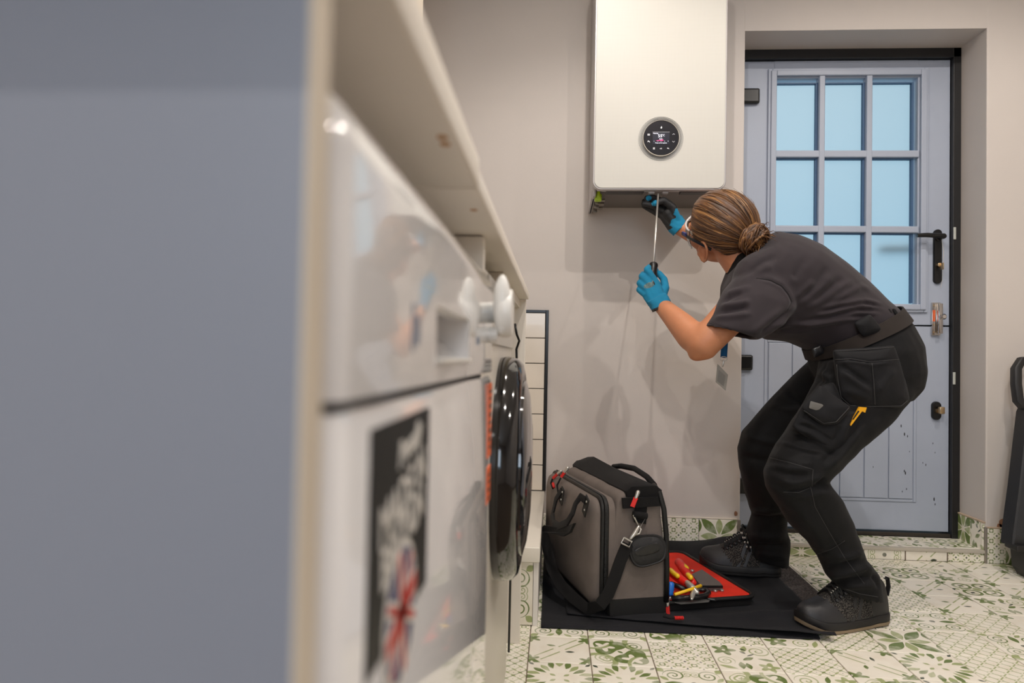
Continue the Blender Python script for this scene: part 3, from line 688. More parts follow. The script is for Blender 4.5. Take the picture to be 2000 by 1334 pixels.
# union flag roundel
RC, RR = Vector((sx + .0003, .338, .5925)), .032
def fan(name, mb, m): return mb.build(name, m, ddoor)
def circ(r, n=40): return [(r * cos(2 * pi * k / n), r * sin(2 * pi * k / n)) for k in range(n)]
def P3(p, d): return Vector((RC.x + d, RC.y + p[0], RC.z + p[1]))
fan('flag_roundel', MB().prism([P3(p, .0) for p in circ(RR + .004)], (-.0006, 0, 0)), white_print)
def clipped(poly):                                   # clip a polygon to the roundel with bmesh planes
    b = bmesh.new(); vs = [b.verts.new((p[0], p[1], 0)) for p in poly]; b.faces.new(vs)
    for k in range(28):
        a = 2 * pi * k / 28
        bmesh.ops.bisect_plane(b, geom=b.verts[:] + b.edges[:] + b.faces[:], plane_co=(RR * cos(a), RR * sin(a), 0), plane_no=(cos(a), sin(a), 0), clear_outer=True)
    fs = [[(v.co.x, v.co.y) for v in f_.verts] for f_ in b.faces]; b.free(); return fs
blue_p, red_p = mat('flag_blue', (44, 50, 104), .5), mat('flag_red', (196, 46, 40), .5)
def rot2(p, a): return (p[0] * cos(a) - p[1] * sin(a), p[0] * sin(a) + p[1] * cos(a))
def flagpart(name, polys, m, d):
    s = MB()
    for poly in polys:
        for q in clipped([rot2(p, .25) for p in poly]): s.prism([P3(p, d) for p in q], (-.0002, 0, 0))
    fan(name, s, m)
L = .045
flagpart('flag_blue', [[(-L, -L), (L, -L), (L, L), (-L, L)]], blue_p, .0003)
dg_ = lambda a, w: [rot2(p, a) for p in ((-L * 1.5, -w), (L * 1.5, -w), (L * 1.5, w), (-L * 1.5, w))]
flagpart('flag_white', [dg_(.62, .0042), dg_(-.62, .0042), [(-L, -.0075), (L, -.0075), (L, .0075), (-L, .0075)], [(-.007, -L), (.007, -L), (.007, L), (-.007, L)]], white_print, .0005)
flagpart('flag_red', [dg_(.62, .0018), dg_(-.62, .0018), [(-L, -.0048), (L, -.0048), (L, .0048), (-L, .0048)], [(-.0032, -L), (.0032, -L), (.0032, L), (-.0032, L)]], red_p, .0007)
orange = mat('orange_label', (228, 104, 48), .5)
for z0, z1 in ((.605, .690), (.553, .594)):
    ol = MB().box((DX - .0005, .770, z0), (DX + .0006, .808, z1)).build('energy_label', orange, ddoor)
    s = MB(); z = z1 - .008
    while z > z0 + .006:
        hh = random.choice((.003, .005)); s.box((DX + .0005, .776 + .004 * random.random(), z - hh), (DX + .0009, .796 + .008 * random.random(), z)); z -= hh + .005
    s.build('label_print', black_print, ddoor)

# washing machine with round black door
wm = thing('washing_machine', 'white washing machine with a big round glossy black door under the worktop', 'washing machine', (-.38, 1.25, 0))
WX = -.0985
fixn(MB().box((-.68, .945, .012), (WX, 1.548, .845), .006, 3).build('cabinet_body', mat('washer_white', (214, 208, 198), .35), wm, smooth='auto'))
blackgl = mat('gloss_black', (13, 13, 15), .09, coat=.6); darkgl = mat('smoked_glass', (20, 21, 24), .04, coat=1)
WC = Vector((WX, 1.25, .522))
wd = MB().lathe(WC, (1, 0, 0), ((.198, -.002), (.200, .012), (.196, .030), (.186, .040), (.172, .043), (.160, .036), (.150, .034)), 64).build('porthole_door', blackgl, wm, smooth='auto')
MB().lathe(WC, (1, 0, 0), ((.158, .030), (.156, .046), (.130, .053), (.08, .058), (.0, .060)), 64).build('door_glass', darkgl, wd, smooth='auto')
MB().box((WX + .03, 1.43, .45), (WX + .052, 1.447, .56), .004).build('door_catch', blackgl, wd, smooth='auto')
MB().box((WX - .001, .96, .74), (WX + .004, 1.53, .838), .002).build('control_strip', mat('washer_strip', (205, 200, 192), .3), wm)
MB().lathe((WX, 1.10, .826), (1, 0, 0), ((.016, 0), (.016, .014), (.013, .020), (0, .020)), 30).build('program_knob', black_metal, wm, smooth='auto')
for y in (1.0, 1.5): MB().lathe((WX - .06, y, 0), (0, 0, 1), ((.02, 0), (.02, .014)), 14).build('foot', black_metal, wm)
cb = MB().tube([(-.0965, 1.60, .80), (-.092, 1.60, .775), (-.086, 1.61, .76), (-.093, 1.62, .74), (-.09, 1.60, .70), (-.086, 1.62, .66), (-.094, 1.65, .64), (-.0985, 1.66, .40), (-.10, 1.66, .01)], .0028, 8)
tag(cb.build('power_cable', black_metal, smooth=True), 'thin black cable hanging behind the round black washing machine door', 'cable')

# low plinth with tiled front
pl = thing('plinth', 'low white-topped plinth with a patterned tile front below the metro tiles', 'plinth', (-.33, 2.2, 0))
MB().box((-.72, 1.86, 0), (-.048, YW - .012, .172)).build('plinth_base', melamine, pl)
MB().box((-.74, 1.84, .172), (-.0325, YW - .011, .213), .003, 3).build('plinth_top', mat('plinth_white', (232, 226, 214), .3), pl, smooth='auto')
for x, k in ((-.125, 2), (-.275, 1), (-.425, 0)): tile(pl, (x + .0025, 1.853, .0855), rx, 8 if k == 2 else k, .145, .168)
MB().box((-.049, 1.852, 0), (-.036, YW - .012, .172), .001).build('plinth_end', white_paint, pl)
# white metro tiles with black edge strip on the back wall
tl = thing('trim_2', None, None, (-.16, YW, .214)); tag(tl, kind='structure')
metro = mat('metro_tile', (226, 216, 202), .22, coat=.3)
TZ0, TZ1, TX = .2145, .905, -.0285
MB().box((TX - .011, YW - .012, TZ0), (TX, YW - .0, TZ1), .001).box((-.70, YW - .012, TZ1 - .011), (TX - .011, YW, TZ1), .001).build('edge_strip', black_metal, tl)
MB().box((-.70, YW - .0035, TZ0), (TX - .011, YW, TZ1 - .011)).build('black_grout', mat('black_grout', (28, 27, 27), .9), tl)
rowh = (TZ1 - .011 - TZ0) / 7
for j in range(7):
    for i in range(3):
        x1 = TX - .0135 - .2 * i
        MB().box((x1 - .197, YW - .0095, TZ0 + rowh * j + .0015), (x1, YW - .003, TZ0 + rowh * (j + 1) - .0015), .001, 1).build('tile', metro, tl)
# ------------------------------------------------------------------ dark doormat and folded dust sheet on the floor
def weave(name, rgb, rough=.85, sc=900, st_=.5):
    return mat(name, rgb, rough, noise_amt=.12, noise_scale=14, bump=st_, bump_scale=sc, sheen=.04, spec=.22)
pile = mat('rug_pile', (84, 78, 76), 1, noise_amt=.55, noise_scale=190, bump=1, bump_scale=260)
nx, ny = 24, 80; V = []; Fc = []
rg = thing('doormat', 'dark grey pile doormat showing past the right edge of the black sheet', 'doormat', (.77, 2.3, 0))
for j in range(ny + 1):
    for i in range(nx + 1):
        x, y = .700 + .135 * i / nx, 2.07 + .46 * j / ny; e = min(i, nx - i, j, ny - j)
        V.append((x + rng.normal(0, .001), y, .0015 + (.006 + rng.uniform(0, .005)) * min(1, e / 1.5)))
for j in range(ny):
    for i in range(nx): a = j * (nx + 1) + i; Fc.append((a, a + 1, a + nx + 2, a + nx + 1))
mesh_obj('pile', V, Fc, pile, rg, smooth=False)
MB().box((.698, 2.068, 0), (.837, 2.532, .003)).build('backing', black_metal, rg)
sheet = weave('sheet_black', (30, 30, 34), .75, 700)
def cloth_sheet(name, corners, hz, nx, ny, m, parent, thick=.0025):
    V = []; Fc = []; A = [Vector(c) for c in corners]
    for lay in (0, 1):
        for j in range(ny + 1):
            for i in range(nx + 1):
                s_, t_ = i / nx, j / ny
                p = A[0] * (1 - s_) * (1 - t_) + A[1] * s_ * (1 - t_) + A[2] * s_ * t_ + A[3] * (1 - s_) * t_
                V.append((p.x, p.y, hz(p.x, p.y, s_, t_) - lay * thick))
    n = (nx + 1) * (ny + 1)
    for j in range(ny):
        for i in range(nx): a = j * (nx + 1) + i; Fc.append((a, a + 1, a + nx + 2, a + nx + 1)); Fc.append((n + a, n + a + nx + 1, n + a + nx + 2, n + a + 1))
    bd = [i for i in range(nx + 1)] + [j * (nx + 1) + nx for j in range(1, ny + 1)] + [ny * (nx + 1) + i for i in range(nx - 1, -1, -1)] + [j * (nx + 1) for j in range(ny - 1, 0, -1)]
    for k in range(len(bd)): a, b_ = bd[k], bd[(k + 1) % len(bd)]; Fc.append((a, n + a, n + b_, b_))
    return mesh_obj(name, V, Fc, m, parent, True)
ds = thing('dust_sheet', 'folded black cloth sheet spread on the tiles under the tool bag and boots', 'dust sheet', (.35, 2.2, 0))
def h_low(x, y, s_, t_): return .0045 + .002 * noise.noise(Vector((x * 7, y * 7, 0))) + .004 * max(0, 1 - abs(y - 1.86) / .02) * (1 + noise.noise(Vector((x * 9, 0, 4))))
def h_top(x, y, s_, t_):
    z = .0115 + .0035 * noise.noise(Vector((x * 6 + y * 3, y * 5, 5))) + .003 * noise.noise(Vector((x * 14 - y * 8, y * 11, 8)))
    z += .012 * math.exp(-((y - (1.885 - .05 * s_)) / .018) ** 2) * (.4 + .6 * s_ + .4 * noise.noise(Vector((x * 5, 2, 1))))
    z += .010 * math.exp(-((y - 1.93 - .22 * (x - .4)) / .02) ** 2) * max(0, min(1, (x - .35) * 6))
    z += .045 * math.exp(-((x - .66) / .10) ** 2 - ((y - 2.56) / .05) ** 2) + .030 * max(0, (y - 2.47) / .12) * (1 if x > .3 else 0) * (x < .8)
    z += .010 * max(0, min(1, (x - .655) / .04)) * max(0, min(1, (y - 2.03) / .04, (2.57 - y) / .04))
    return max(z, .0075)
cloth_sheet('under_layer', ((-.026, 1.838, 0), (.70, 1.842, 0), (.735, 2.60, 0), (-.03, 2.60, 0)), h_low, 50, 50, sheet, ds)
cloth_sheet('top_layer', ((.045, 1.925, 0), (.735, 1.826, 0), (.742, 2.61, 0), (.02, 2.60, 0)), h_top, 110, 100, sheet, ds)

# ------------------------------------------------------------------ tool bag
U3, V3 = Vector((-.29, .957, 0)), Vector((.957, .29, 0)); A3 = Vector((.161, 1.917, .013))
def B3(u, v, z): return A3 + U3 * u + V3 * v + Vector((0, 0, z))
bag_grey = weave('bag_grey', (118, 108, 102), .85, 800); bag_black = weave('bag_black', (20, 19, 20), .75, 800)
rubber = mat('bag_base', (20, 20, 21), .6, bump=.2, bump_scale=300); zipm = mat('zip_black', (14, 14, 14), .35, bump=.8, bump_scale=700)
red_tag = mat('red_tag', (208, 36, 32), .5); red_cloth = weave('red_lining', (244, 50, 26), .7, 700)
bag = thing('tool_bag', 'grey and black fabric tool bag standing open on the black sheet', 'bag', A3 + U3 * .23 + V3 * .08)
def prof(u, sc, w0=.165, w1=.128, h=.335, off=.018):  # body cross-section in the (v, z) plane
    P = []; cv, cz = .082, .17
    for v, z in ((0, .012), (.012, 0), (.06, 0), (.11, 0), (w0 - .012, 0), (w0, .012), (w0 + .002, .10), (w0 - .004, .20), (off + w1 + .006, .29), (off + w1, h - .012), (off + w1 - .012, h), (off + w1 * .6, h + .006), (off + w1 * .3, h + .006), (off + .012, h), (off, h - .012), (off - .006, .29), (.003, .2), (-.002, .1)):
        P.append(B3(u, cv + (v - cv) * sc, cz + (z - cz) * sc))
    return P
R = [prof(u, sc) for u, sc in ((-.004, .90), (-.001, .96), (.006, .99), (.02, 1.0), (.12, 1.01), (.235, 1.012), (.35, 1.01), (.45, 1), (.464, .99), (.471, .96), (.474, .9))]
s = MB().rings(R); V, Fc = evalmesh(s.V, s.F, lambda o: (setattr(o.modifiers.new('s', 'SUBSURF'), 'levels', 2), [])[1])
e_, A_ = edges_of(Fc); V = wob(V, A_, .004, 14)
body = mesh_obj('body', V, Fc, bag_grey, bag, True)
# black rubber base
R = [[B3(u, .082 + (v - .082) * sc, z) for v, z in ((-.004, .0), (.17, .0), (.172, .020), (.169, .044), (-.006, .044), (-.006, .02))] for u, sc in ((-.006, .95), (0, 1), (.47, 1), (.476, .95))]
MB().rings(R).build('base', rubber, bag, smooth='auto')
# black lid on top
R = [[B3(u, .094 + v * sc, .338 + z) for v, z in ((-.052, -.012), (-.054, .004), (-.04, .016), (0, .022 + bump), (.04, .016), (.056, .004), (.054, -.014))] for u, sc, bump in ((-.008, .93, -.006), (-.004, 1, -.002), (.05, 1, .002), (.20, 1, .004), (.30, 1.0, .014), (.40, 1.0, .018), (.462, 1, .008), (.474, .9, 0))]
lid = MB().rings(R).build('lid', bag_black, bag, smooth='auto'); fixn(lid)
s = MB().tube([B3(.05, .152, .345), B3(.12, .160, .358), B3(.22, .163, .366), B3(.32, .160, .358), B3(.37, .154, .348)], .009, 10).build('carry_grip', bag_black, lid, smooth=True)
# front pocket panel with zip
def rr(u0, u1, z0, z1, r, v, n=6, fz=None):
    P = []
    for cu, cz, a0 in ((u1 - r, z1 - r, 0), (u0 + r, z1 - r, pi / 2), (u0 + r, z0 + r, pi), (u1 - r, z0 + r, 1.5 * pi)):
        P += [B3(cu + r * cos(a0 + pi / 2 * k / n), v, cz + r * sin(a0 + pi / 2 * k / n)) for k in range(n + 1)]
    return P
pu0, pu1, pz0, pz1 = -.002, .472, .022, .318
R = [rr(pu0, pu1, pz0, pz1, .035, .012), rr(pu0, pu1, pz0, pz1, .035, -.036), rr(pu0 + .006, pu1 - .006, pz0 + .006, pz1 - .006, .034, -.048), rr(pu0 + .022, pu1 - .022, pz0 + .022, pz1 - .022, .03, -.056), rr(pu0 + .12, pu1 - .12, pz0 + .08, pz1 - .08, .03, -.064), rr(pu0 + .2, pu1 - .2, pz0 + .13, pz1 - .13, .015, -.066)]
pk = MB().rings(R).build('front_pocket', bag_grey, bag, smooth='auto'); fixn(pk)
for v, r in ((-.014, .0065), (-.026, .0065)):
    P = rr(pu0 - .003, pu1 + .003, pz0 - .003, pz1 + .003, .036, v); MB().tube(P + [P[0]], r, 8, cap=False).build('zip_track', zipm, pk, smooth=True)
s = MB(); P = rr(pu0 - .0095, pu1 + .0095, pz0 - .0095, pz1 + .0095, .04, -.020, 24)
for k in range(len(P)):                              # teeth, too fine to pick apart
    a, b_ = P[k], P[(k + 1) % len(P)]; nseg = max(1, int((b_ - a).length / .0045))
    for q in range(nseg): c = a.lerp(b_, q / nseg); s.sph(c, .0016, 6, 4)
tag(s.build('zip_teeth', mat('zip_teeth', (62, 60, 58), .35, metal=.4), pk), kind='stuff')
# end-panel zip along the right-hand edge, webbing patches
P = [B3(-.008, .166, .03), B3(-.010, .166, .12), B3(-.010, .162, .22), B3(-.010, .154, .29), B3(-.006, .142, .335), B3(.04, .146, .348)]
MB().tube(P, .0075, 8).build('zip_track', zipm, bag, smooth=True)
MB().rings([[B3(-.014 - d, v, z) for v, z in ((.026, .325), (.134, .325), (.140, .300), (.030, .296))] for d in (-.004, .002)]).build('webbing_patch', bag_black, bag)
def bpx(px, py, u): 
    # point of the bag's end plane seen at this photo pixel
    d = CR @ Vector(((px - 1000) / F_PX, -(py - 667) / F_PX, -1)); n = U3; o = A3 + U3 * u
    return CAM + d * ((o - CAM).dot(n) / d.dot(n))
ws = MB().rings([[bpx(*p, u) for p in ((1240, 984), (1264, 988), (1262, 1024), (1238, 1020))] for u in (-.006, -.012)]); fixn(ws.build('webbing_patch', bag_black, bag))
steel = mat('bright_steel', (205, 202, 196), .3, metal=.75)
tri = [bpx(1237, 1006, -.024), bpx(1262, 1010, -.024), bpx(1249, 1032, -.030), bpx(1237, 1006, -.024)]
MB().tube(tri, .0028, 8, cap=False).build('triangle_ring', steel, bag, smooth=True)
MB().tube([bpx(1237, 1004, -.022), bpx(1263, 1008, -.022)], .009, 10).build('webbing_loop', bag_black, bag, smooth=True)
s = MB(); s.caps([bpx(1247, 1029, -.032), bpx(1240, 1041, -.035), bpx(1232, 1051, -.036)], [.004, .006, .004], 10); s.tube([bpx(1249, 1030, -.03), bpx(1252, 1034, -.034), bpx(1249, 1042, -.036), bpx(1242, 1044, -.036)], .0024, 8)
s.build('snap_hook', steel, bag, smooth=True)
sq = [bpx(1219, 1050, -.034), bpx(1234, 1058, -.036), bpx(1229, 1069, -.037), bpx(1213, 1060, -.036), bpx(1219, 1050, -.034)]
MB().tube(sq, .0026, 8, cap=False).build('strap_buckle', steel, bag, smooth=True)
st_p = [bpx(1226, 1062, -.03), bpx(1212, 1095, -.034), bpx(1200, 1130, -.038), bpx(1188, 1160, -.042), bpx(1172, 1182, -.04), atz(1148, 1190, .03), atz(1120, 1168, .04), atz(1095, 1142, .06), atz(1078, 1112, .09), B3(.44, -.068, .13)]
MB().tube(st_p, .01, 12, flat=(.034, .004), up=(.2, -1, .2)).build('shoulder_strap', bag_black, bag, smooth='auto')
pad_o = [(1228, 1050), (1262, 1043), (1290, 1044), (1301, 1060), (1304, 1078), (1298, 1096), (1276, 1104), (1252, 1110), (1236, 1104), (1226, 1080)]
def rounded(poly, it=3):
    P = [Vector((p[0], p[1])) for p in poly]
    for _ in range(it):
        Q = []
        for i in range(len(P)): a, b_ = P[i], P[(i + 1) % len(P)]; Q += [a.lerp(b_, .25), a.lerp(b_, .75)]
        P = Q
    return P
po = rounded(pad_o); c0 = sum(po, Vector((0, 0))) / len(po)
R = [[bpx(*(c0 + (p - c0) * sc), u) for p in po] for sc, u in ((.98, -.013), (1, -.018), (.99, -.026), (.94, -.030), (.86, -.028), (.80, -.031), (.4, -.036), (.02, -.037))]
pad_m = mat('pad_black', (38, 38, 40), .6, bump=.3, bump_scale=500)
pad = MB().rings(R).build('strap_pad', pad_m, bag, smooth='auto'); fixn(pad)
po2 = rounded([(1240, 1072), (1284, 1058), (1290, 1064), (1289, 1078), (1250, 1088), (1240, 1082)], 2); c1 = sum(po2, Vector((0, 0))) / len(po2)
fixn(MB().rings([[bpx(*(c1 + (p - c1) * sc), u) for p in po2] for sc, u in ((1, -.034), (1, -.038), (.9, -.0395))]).build('pad_window', mat('pad_window', (30, 30, 32), .35), pad, smooth='auto'))
# carrying handle on the pocket
def fpx(px, py, v):
    d = CR @ Vector(((px - 1000) / F_PX, -(py - 667) / F_PX, -1)); o = A3 + V3 * v; return CAM + d * ((o - CAM).dot(V3) / d.dot(V3))
for (a, b_) in (((1100, 954), (1095, 983)), ((1148, 972), (1140, 1004))):
    tb = MB().tube([fpx(*a, -.068), fpx(*b_, -.070)], .01, 8, flat=(.030, .004), up=(-1, -.3, 0)).build('handle_tab', rubber, pk, smooth='auto')
    for t in (.25, .75): MB().lathe(fpx(a[0] + (b_[0] - a[0]) * t, a[1] + (b_[1] - a[1]) * t, -.071), (-.957, -.29, 0), ((.0035, 0), (.003, .002), (0, .003)), 10).build('rivet', steel, tb, smooth=True)
MB().tube([fpx(1097, 958, -.07), fpx(1086, 975, -.078), fpx(1079, 1005, -.090), fpx(1082, 1022, -.105), fpx(1092, 1028, -.11), fpx(1108, 1020, -.11), fpx(1118, 1003, -.10), fpx(1124, 984, -.088), fpx(1134, 970, -.075), fpx(1144, 978, -.07)], .01, 10, flat=(.022, .006), up=(-1, -.4, .2)).build('webbing_handle', bag_black, pk, smooth='auto')
gw = [fpx(1048, 1037, -.115), fpx(1063, 1026, -.116), fpx(1098, 1032, -.112), fpx(1120, 1022, -.108), fpx(1112, 1040, -.112), fpx(1098, 1048, -.114), fpx(1072, 1041, -.118)]
fixn(MB().prism(gw, V3 * .008).build('grip_wrap', bag_black, pk))
# red zip pulls
def pull(p0, p1, parent, w=.010):
    p0, p1 = Vector(p0), Vector(p1)
    o = MB().tube([p0, p1], .01, 8, flat=(w, .005), up=(-.5, -1, .2)).build('zip_pull', red_tag, parent, smooth='auto')
    MB().caps([p0 + (p0 - p1).normalized() * .016, p0], [.006, .0045], 8).build('zip_slider', steel, o, smooth=True); return o
pull(bpx(1242, 972, -.024), bpx(1235, 990, -.028), bag, .013)
pull(fpx(1090, 925, -.045), fpx(1080, 934, -.055), pk); pull(fpx(1103, 922, -.045), fpx(1096, 932, -.055), pk)
MB().tube([fpx(1079, 935, -.056), fpx(1076, 944, -.06), fpx(1080, 954, -.062)], .003, 8).build('pull_cord', bag_black, pk, smooth=True)
cd1 = MB().tube([fpx(1095, 934, -.056), fpx(1088, 948, -.064), fpx(1090, 962, -.066), fpx(1091, 972, -.068)], .003, 8); cd1.build('pull_cord', bag_black, pk, smooth=True)
for p, q in (((1080, 944), (1082, 952)), ((1090, 966), (1091, 974))): MB().tube([fpx(*p, -.064), fpx(*q, -.066)], [.0048, .004], 10).build('cord_end', red_tag, pk, smooth=True)
pull(bpx(1304, 1183, -.006), bpx(1305, 1200, -.012), bag, .011)
MB().tube([atz(1300, 1198, .034), atz(1296, 1204, .03), atz(1308, 1207, .026), atz(1318, 1207, .024)], .0032, 8).build('pull_cord', bag_black, bag, smooth=True)
s = MB(); 
for q in range(6): s.lathe(atz(1317 + q * 3, 1207, .024), V3, ((.0035, 0), (.0052, .001), (.0052, .003), (.0035, .004)), 10)
s.build('cord_end', red_tag, bag, smooth='auto')
# open side lying flat on the sheet
def slab(u0, u1, v0, v1, z0, z1, r): 
    P = []
    for cu, cv, a0 in ((u1 - r, v1 - r, 0), (u0 + r, v1 - r, pi / 2), (u0 + r, v0 + r, pi), (u1 - r, v0 + r, 1.5 * pi)):
        P += [(cu + r * cos(a0 + pi / 2 * k / 6), cv + r * sin(a0 + pi / 2 * k / 6)) for k in range(7)]
    return [[B3(u, v, z) for u, v in P] for z in (z0, z1)], P
fr, outl = slab(.0, .465, .150, .455, .002, .022, .03)
flap = fixn(MB().rings(fr).build('open_flap', bag_black, bag, smooth='auto'))
fr2, _ = slab(.006, .459, .155, .449, .02, .0245, .028); fixn(MB().rings(fr2).build('red_lining', red_cloth, flap, smooth='auto'))
P = [B3(u, v, .024) for u, v in outl]; MB().tube(P + [P[0]], .0065, 8, cap=False).build('flap_zip', zipm, flap, smooth=True)
pz = .066
gp = [atz(1351, 1121, pz), atz(1371, 1112, pz), atz(1405, 1136, pz * .8), atz(1411, 1143, pz * .7), atz(1410, 1147, pz * .7), atz(1371, 1146, pz * .8)]
fixn(MB().prism(gp, (0, 0, -.02)).build('grey_pocket', weave('pocket_grey', (112, 104, 100), .8), flap))
MB().tube([atz(1370, 1146, pz * .85), atz(1411, 1146, pz * .8)], .004, 8).build('pocket_binding', bag_black, flap, smooth=True)
for px, py in ((1352, 1115), (1397, 1154), (1410, 1153)): MB().lathe(atz(px, py, .0405), (0, 0, 1), ((.006, -.003), (.006, .002), (.003, .004), (0, .003)), 14).build('press_stud', steel, flap, smooth=True)

# ------------------------------------------------------------------ tools lying on the open flap
red_h = mat('tool_red', (222, 34, 22), .3); yel_h = mat('tool_yellow', (244, 196, 30), .3); blk_h = mat('tool_black', (20, 20, 22), .35)
def ph(px, py, z): return atz(px, py, z)
pl1 = thing('pliers', 'red and yellow insulated pliers lying on top in the open bag flap', 'pliers', atz(1338, 1135, .04))
s = MB().caps([ph(1326, 1099, .085), ph(1334, 1110, .082), ph(1344, 1124, .076), ph(1353, 1138, .070)], [.0135, .014, .012, .011], 12); s.build('handle', red_h, pl1, smooth=True)
s = MB().caps([ph(1309, 1117, .08), ph(1320, 1125, .078), ph(1332, 1134, .074), ph(1343, 1140, .070)], [.0125, .013, .013, .011], 12); s.build('handle', red_h, pl1, smooth=True)
for pts in (((1310, 1114), (1317, 1121), (1323, 1125)), ((1336, 1105), (1341, 1110)), ((1344, 1123), (1349, 1128))):
    MB().caps([ph(*p, .088) for p in pts], [.0075] * len(pts), 10).build('grip_insert', yel_h, pl1, smooth=True)
s = MB().caps([ph(1343, 1139, .074), ph(1352, 1149, .07), ph(1361, 1157, .064)], [.009, .011, .007], 10).caps([ph(1356, 1152, .066), ph(1352, 1164, .06), ph(1351, 1170, .056)], [.008, .007, .004], 10); s.build('jaws', steel, pl1, smooth=True)
pl2 = thing('pliers', 'black-handled pliers curled behind the yellow rod in the open bag flap', 'pliers', atz(1350, 1165, .035))
MB().tube([ph(1312, 1168, .05), ph(1335, 1168, .05), ph(1360, 1167, .05), ph(1378, 1163, .05), ph(1384, 1158, .05), ph(1380, 1153, .05), ph(1366, 1152, .05), ph(1350, 1156, .048)], .0075, 10).build('handle', blk_h, pl2, smooth=True)
MB().tube([ph(1309, 1140, .066), ph(1326, 1146, .062), ph(1342, 1154, .056)], .008, 10).build('handle', blk_h, pl2, smooth=True)
yr = MB().tube([ph(1318, 1161, .07), ph(1346, 1152, .072), ph(1369, 1144, .074)], [.0042, .0042, .005], 10); tag(yr.build('screwdriver_rod', yel_h, smooth=True), 'thin yellow insulated rod lying across the pliers', 'screwdriver')
bh = thing('screwdriver', 'screwdriver with a blue handle at the edge of the open bag flap', 'screwdriver', atz(1309, 1157, .035))
MB().lathe(ph(1309, 1164, .05), (.1, .35, .93), ((.006, 0), (.009, .004), (.008, .01), (.010, .016), (.010, .034), (.006, .038)), 12).build('handle', mat('tool_blue', (20, 106, 200), .3), bh, smooth=True)
MB().tube([ph(1309, 1164, .05), ph(1308, 1172, .04)], .003, 8).build('blade', steel, bh, smooth=True)
kb = thing('pull_saw', 'flat grey saw blade with a black tip lying nearest the flap edge', 'saw', atz(1360, 1174, .035))
fixn(MB().prism([ph(1318, 1176, .04), ph(1360, 1170, .042), ph(1388, 1171, .042), ph(1384, 1175, .04), ph(1330, 1179, .038)], (0, 0, -.002)).build('blade', mat('saw_grey', (140, 138, 136), .35, metal=.7), kb))
MB().caps([ph(1383, 1170, .043), ph(1396, 1172, .042)], [.004, .005], 8).build('tip_guard', blk_h, kb, smooth=True)

# ------------------------------------------------------------------ black case leaning by the right wall
cs = thing('carry_case', 'black plastic carry case with a loop handle leaning against the wall by the skirting', 'case', (1.84, 2.54, 0))
cm = mat('case_black', (26, 25, 26), .5, bump=.25, bump_scale=350)
def lean(x, z, d): return Vector((x, 2.50 + .10 * z / .72 - d, z))
o1 = [(1.575, .135), (1.665, .575), (2.02, .575), (2.11, .135)]
o1 = [(1.572, .105), (1.577, .14), (1.612, .30), (1.664, .56), (1.672, .575), (2.01, .575), (2.02, .56), (2.07, .30), (2.108, .14), (2.112, .105)]
fixn(MB().rings([[lean(x, z, d) for x, z in o1] for d in (-.005, .055)] + [[lean(1.842 + (x - 1.842) * .97, .34 + (z - .34) * .97, .06) for x, z in o1]]).build('shell', cm, cs, smooth='auto'))
s = MB().prism([lean(1.615, .005, .0), lean(1.60, .03, .0), lean(1.60, .10, .0), lean(2.08, .10, .0), lean(2.08, .03, .0), lean(2.065, .005, .0)], (0, -.075, 0)); fixn(s.build('foot_block', cm, cs))
fixn(MB().box((1.572, 2.435, .095), (1.61, 2.50, .115), .004).build('corner_guard', cm, cs))
MB().tube([lean(1.70, .57, .03), lean(1.664, .585, .03), lean(1.652, .60, .03), lean(1.650, .66, .03), lean(1.655, .715, .03), lean(1.675, .745, .03), lean(1.74, .752, .03), lean(1.94, .752, .03), lean(2.01, .745, .03), lean(2.03, .715, .03), lean(2.03, .60, .03), lean(1.98, .57, .03)], .016, 10, flat=(.026, .034), up=(0, -1, .14)).build('loop_handle', cm, cs, smooth='auto')
for x in (1.68, 1.76): fixn(MB().rings([[lean(x + .06 * t + dx, .12 + .42 * t, .06 + d) for dx, d in ((0, 0), (.014, 0), (.010, .006), (.004, .006))] for t in (0, 1)]).build('rib', cm, cs))
# ------------------------------------------------------------------ the person
man = thing('person', 'person in black work clothes bending to reach under the boiler with a screwdriver', 'person', (.85, 2.10, 0))
skin_m = mat('skin', (194, 130, 94), .48, noise_amt=.05, noise_scale=30, bump=.15, bump_scale=240)
skin_m.node_tree.nodes['Principled BSDF'].inputs['Subsurface Weight'].default_value = .08
skin_m.node_tree.nodes['Principled BSDF'].inputs['Subsurface Radius'].default_value = (.012, .005, .003)
def P(p): return at(p[0], p[1], p[2])
def rpx(r, Y): return r * Y / F_PX
# head frame: Fv where the face points, Uv crown, Lv left ear
Fv = Vector((-.62, .62, .30)).normalized(); U0 = (Vector((0, 0, 1)) - Fv * Fv.z).normalized(); L0 = U0.cross(Fv)
ro = radians(36); Uv = (U0 * cos(ro) + L0 * sin(ro)).normalized(); Lv = (L0 * cos(ro) - U0 * sin(ro)).normalized()
HC = at(1407, 449, 2.08)
def H(f_, u_, l_): return HC + (Fv * f_ + Uv * u_ + Lv * l_) * 1.04
def hell(s, f_, u_, l_, rf, ru, rl): return s.ell(H(f_, u_, l_), (Fv * rf, Lv * rl, Uv * ru), 20, 14)
sB = MB()
hell(sB, -.012, .022, 0, .097, .090, .076); hell(sB, .028, -.040, 0, .062, .072, .056); hell(sB, .066, -.094, 0, .024, .018, .024)
hell(sB, .010, -.062, 0, .060, .040, .057); hell(sB, .072, .010, 0, .018, .020, .050)
hell(sB, .050, -.030, .038, .030, .026, .022); hell(sB, .050, -.030, -.038, .030, .026, .022)
sB.caps([H(.086, .006, 0), H(.104, -.024, 0), H(.110, -.036, 0)], [.008, .010, .011], 12); hell(sB, .098, -.040, .010, .009, .008, .009); hell(sB, .098, -.040, -.010, .009, .008, .009)
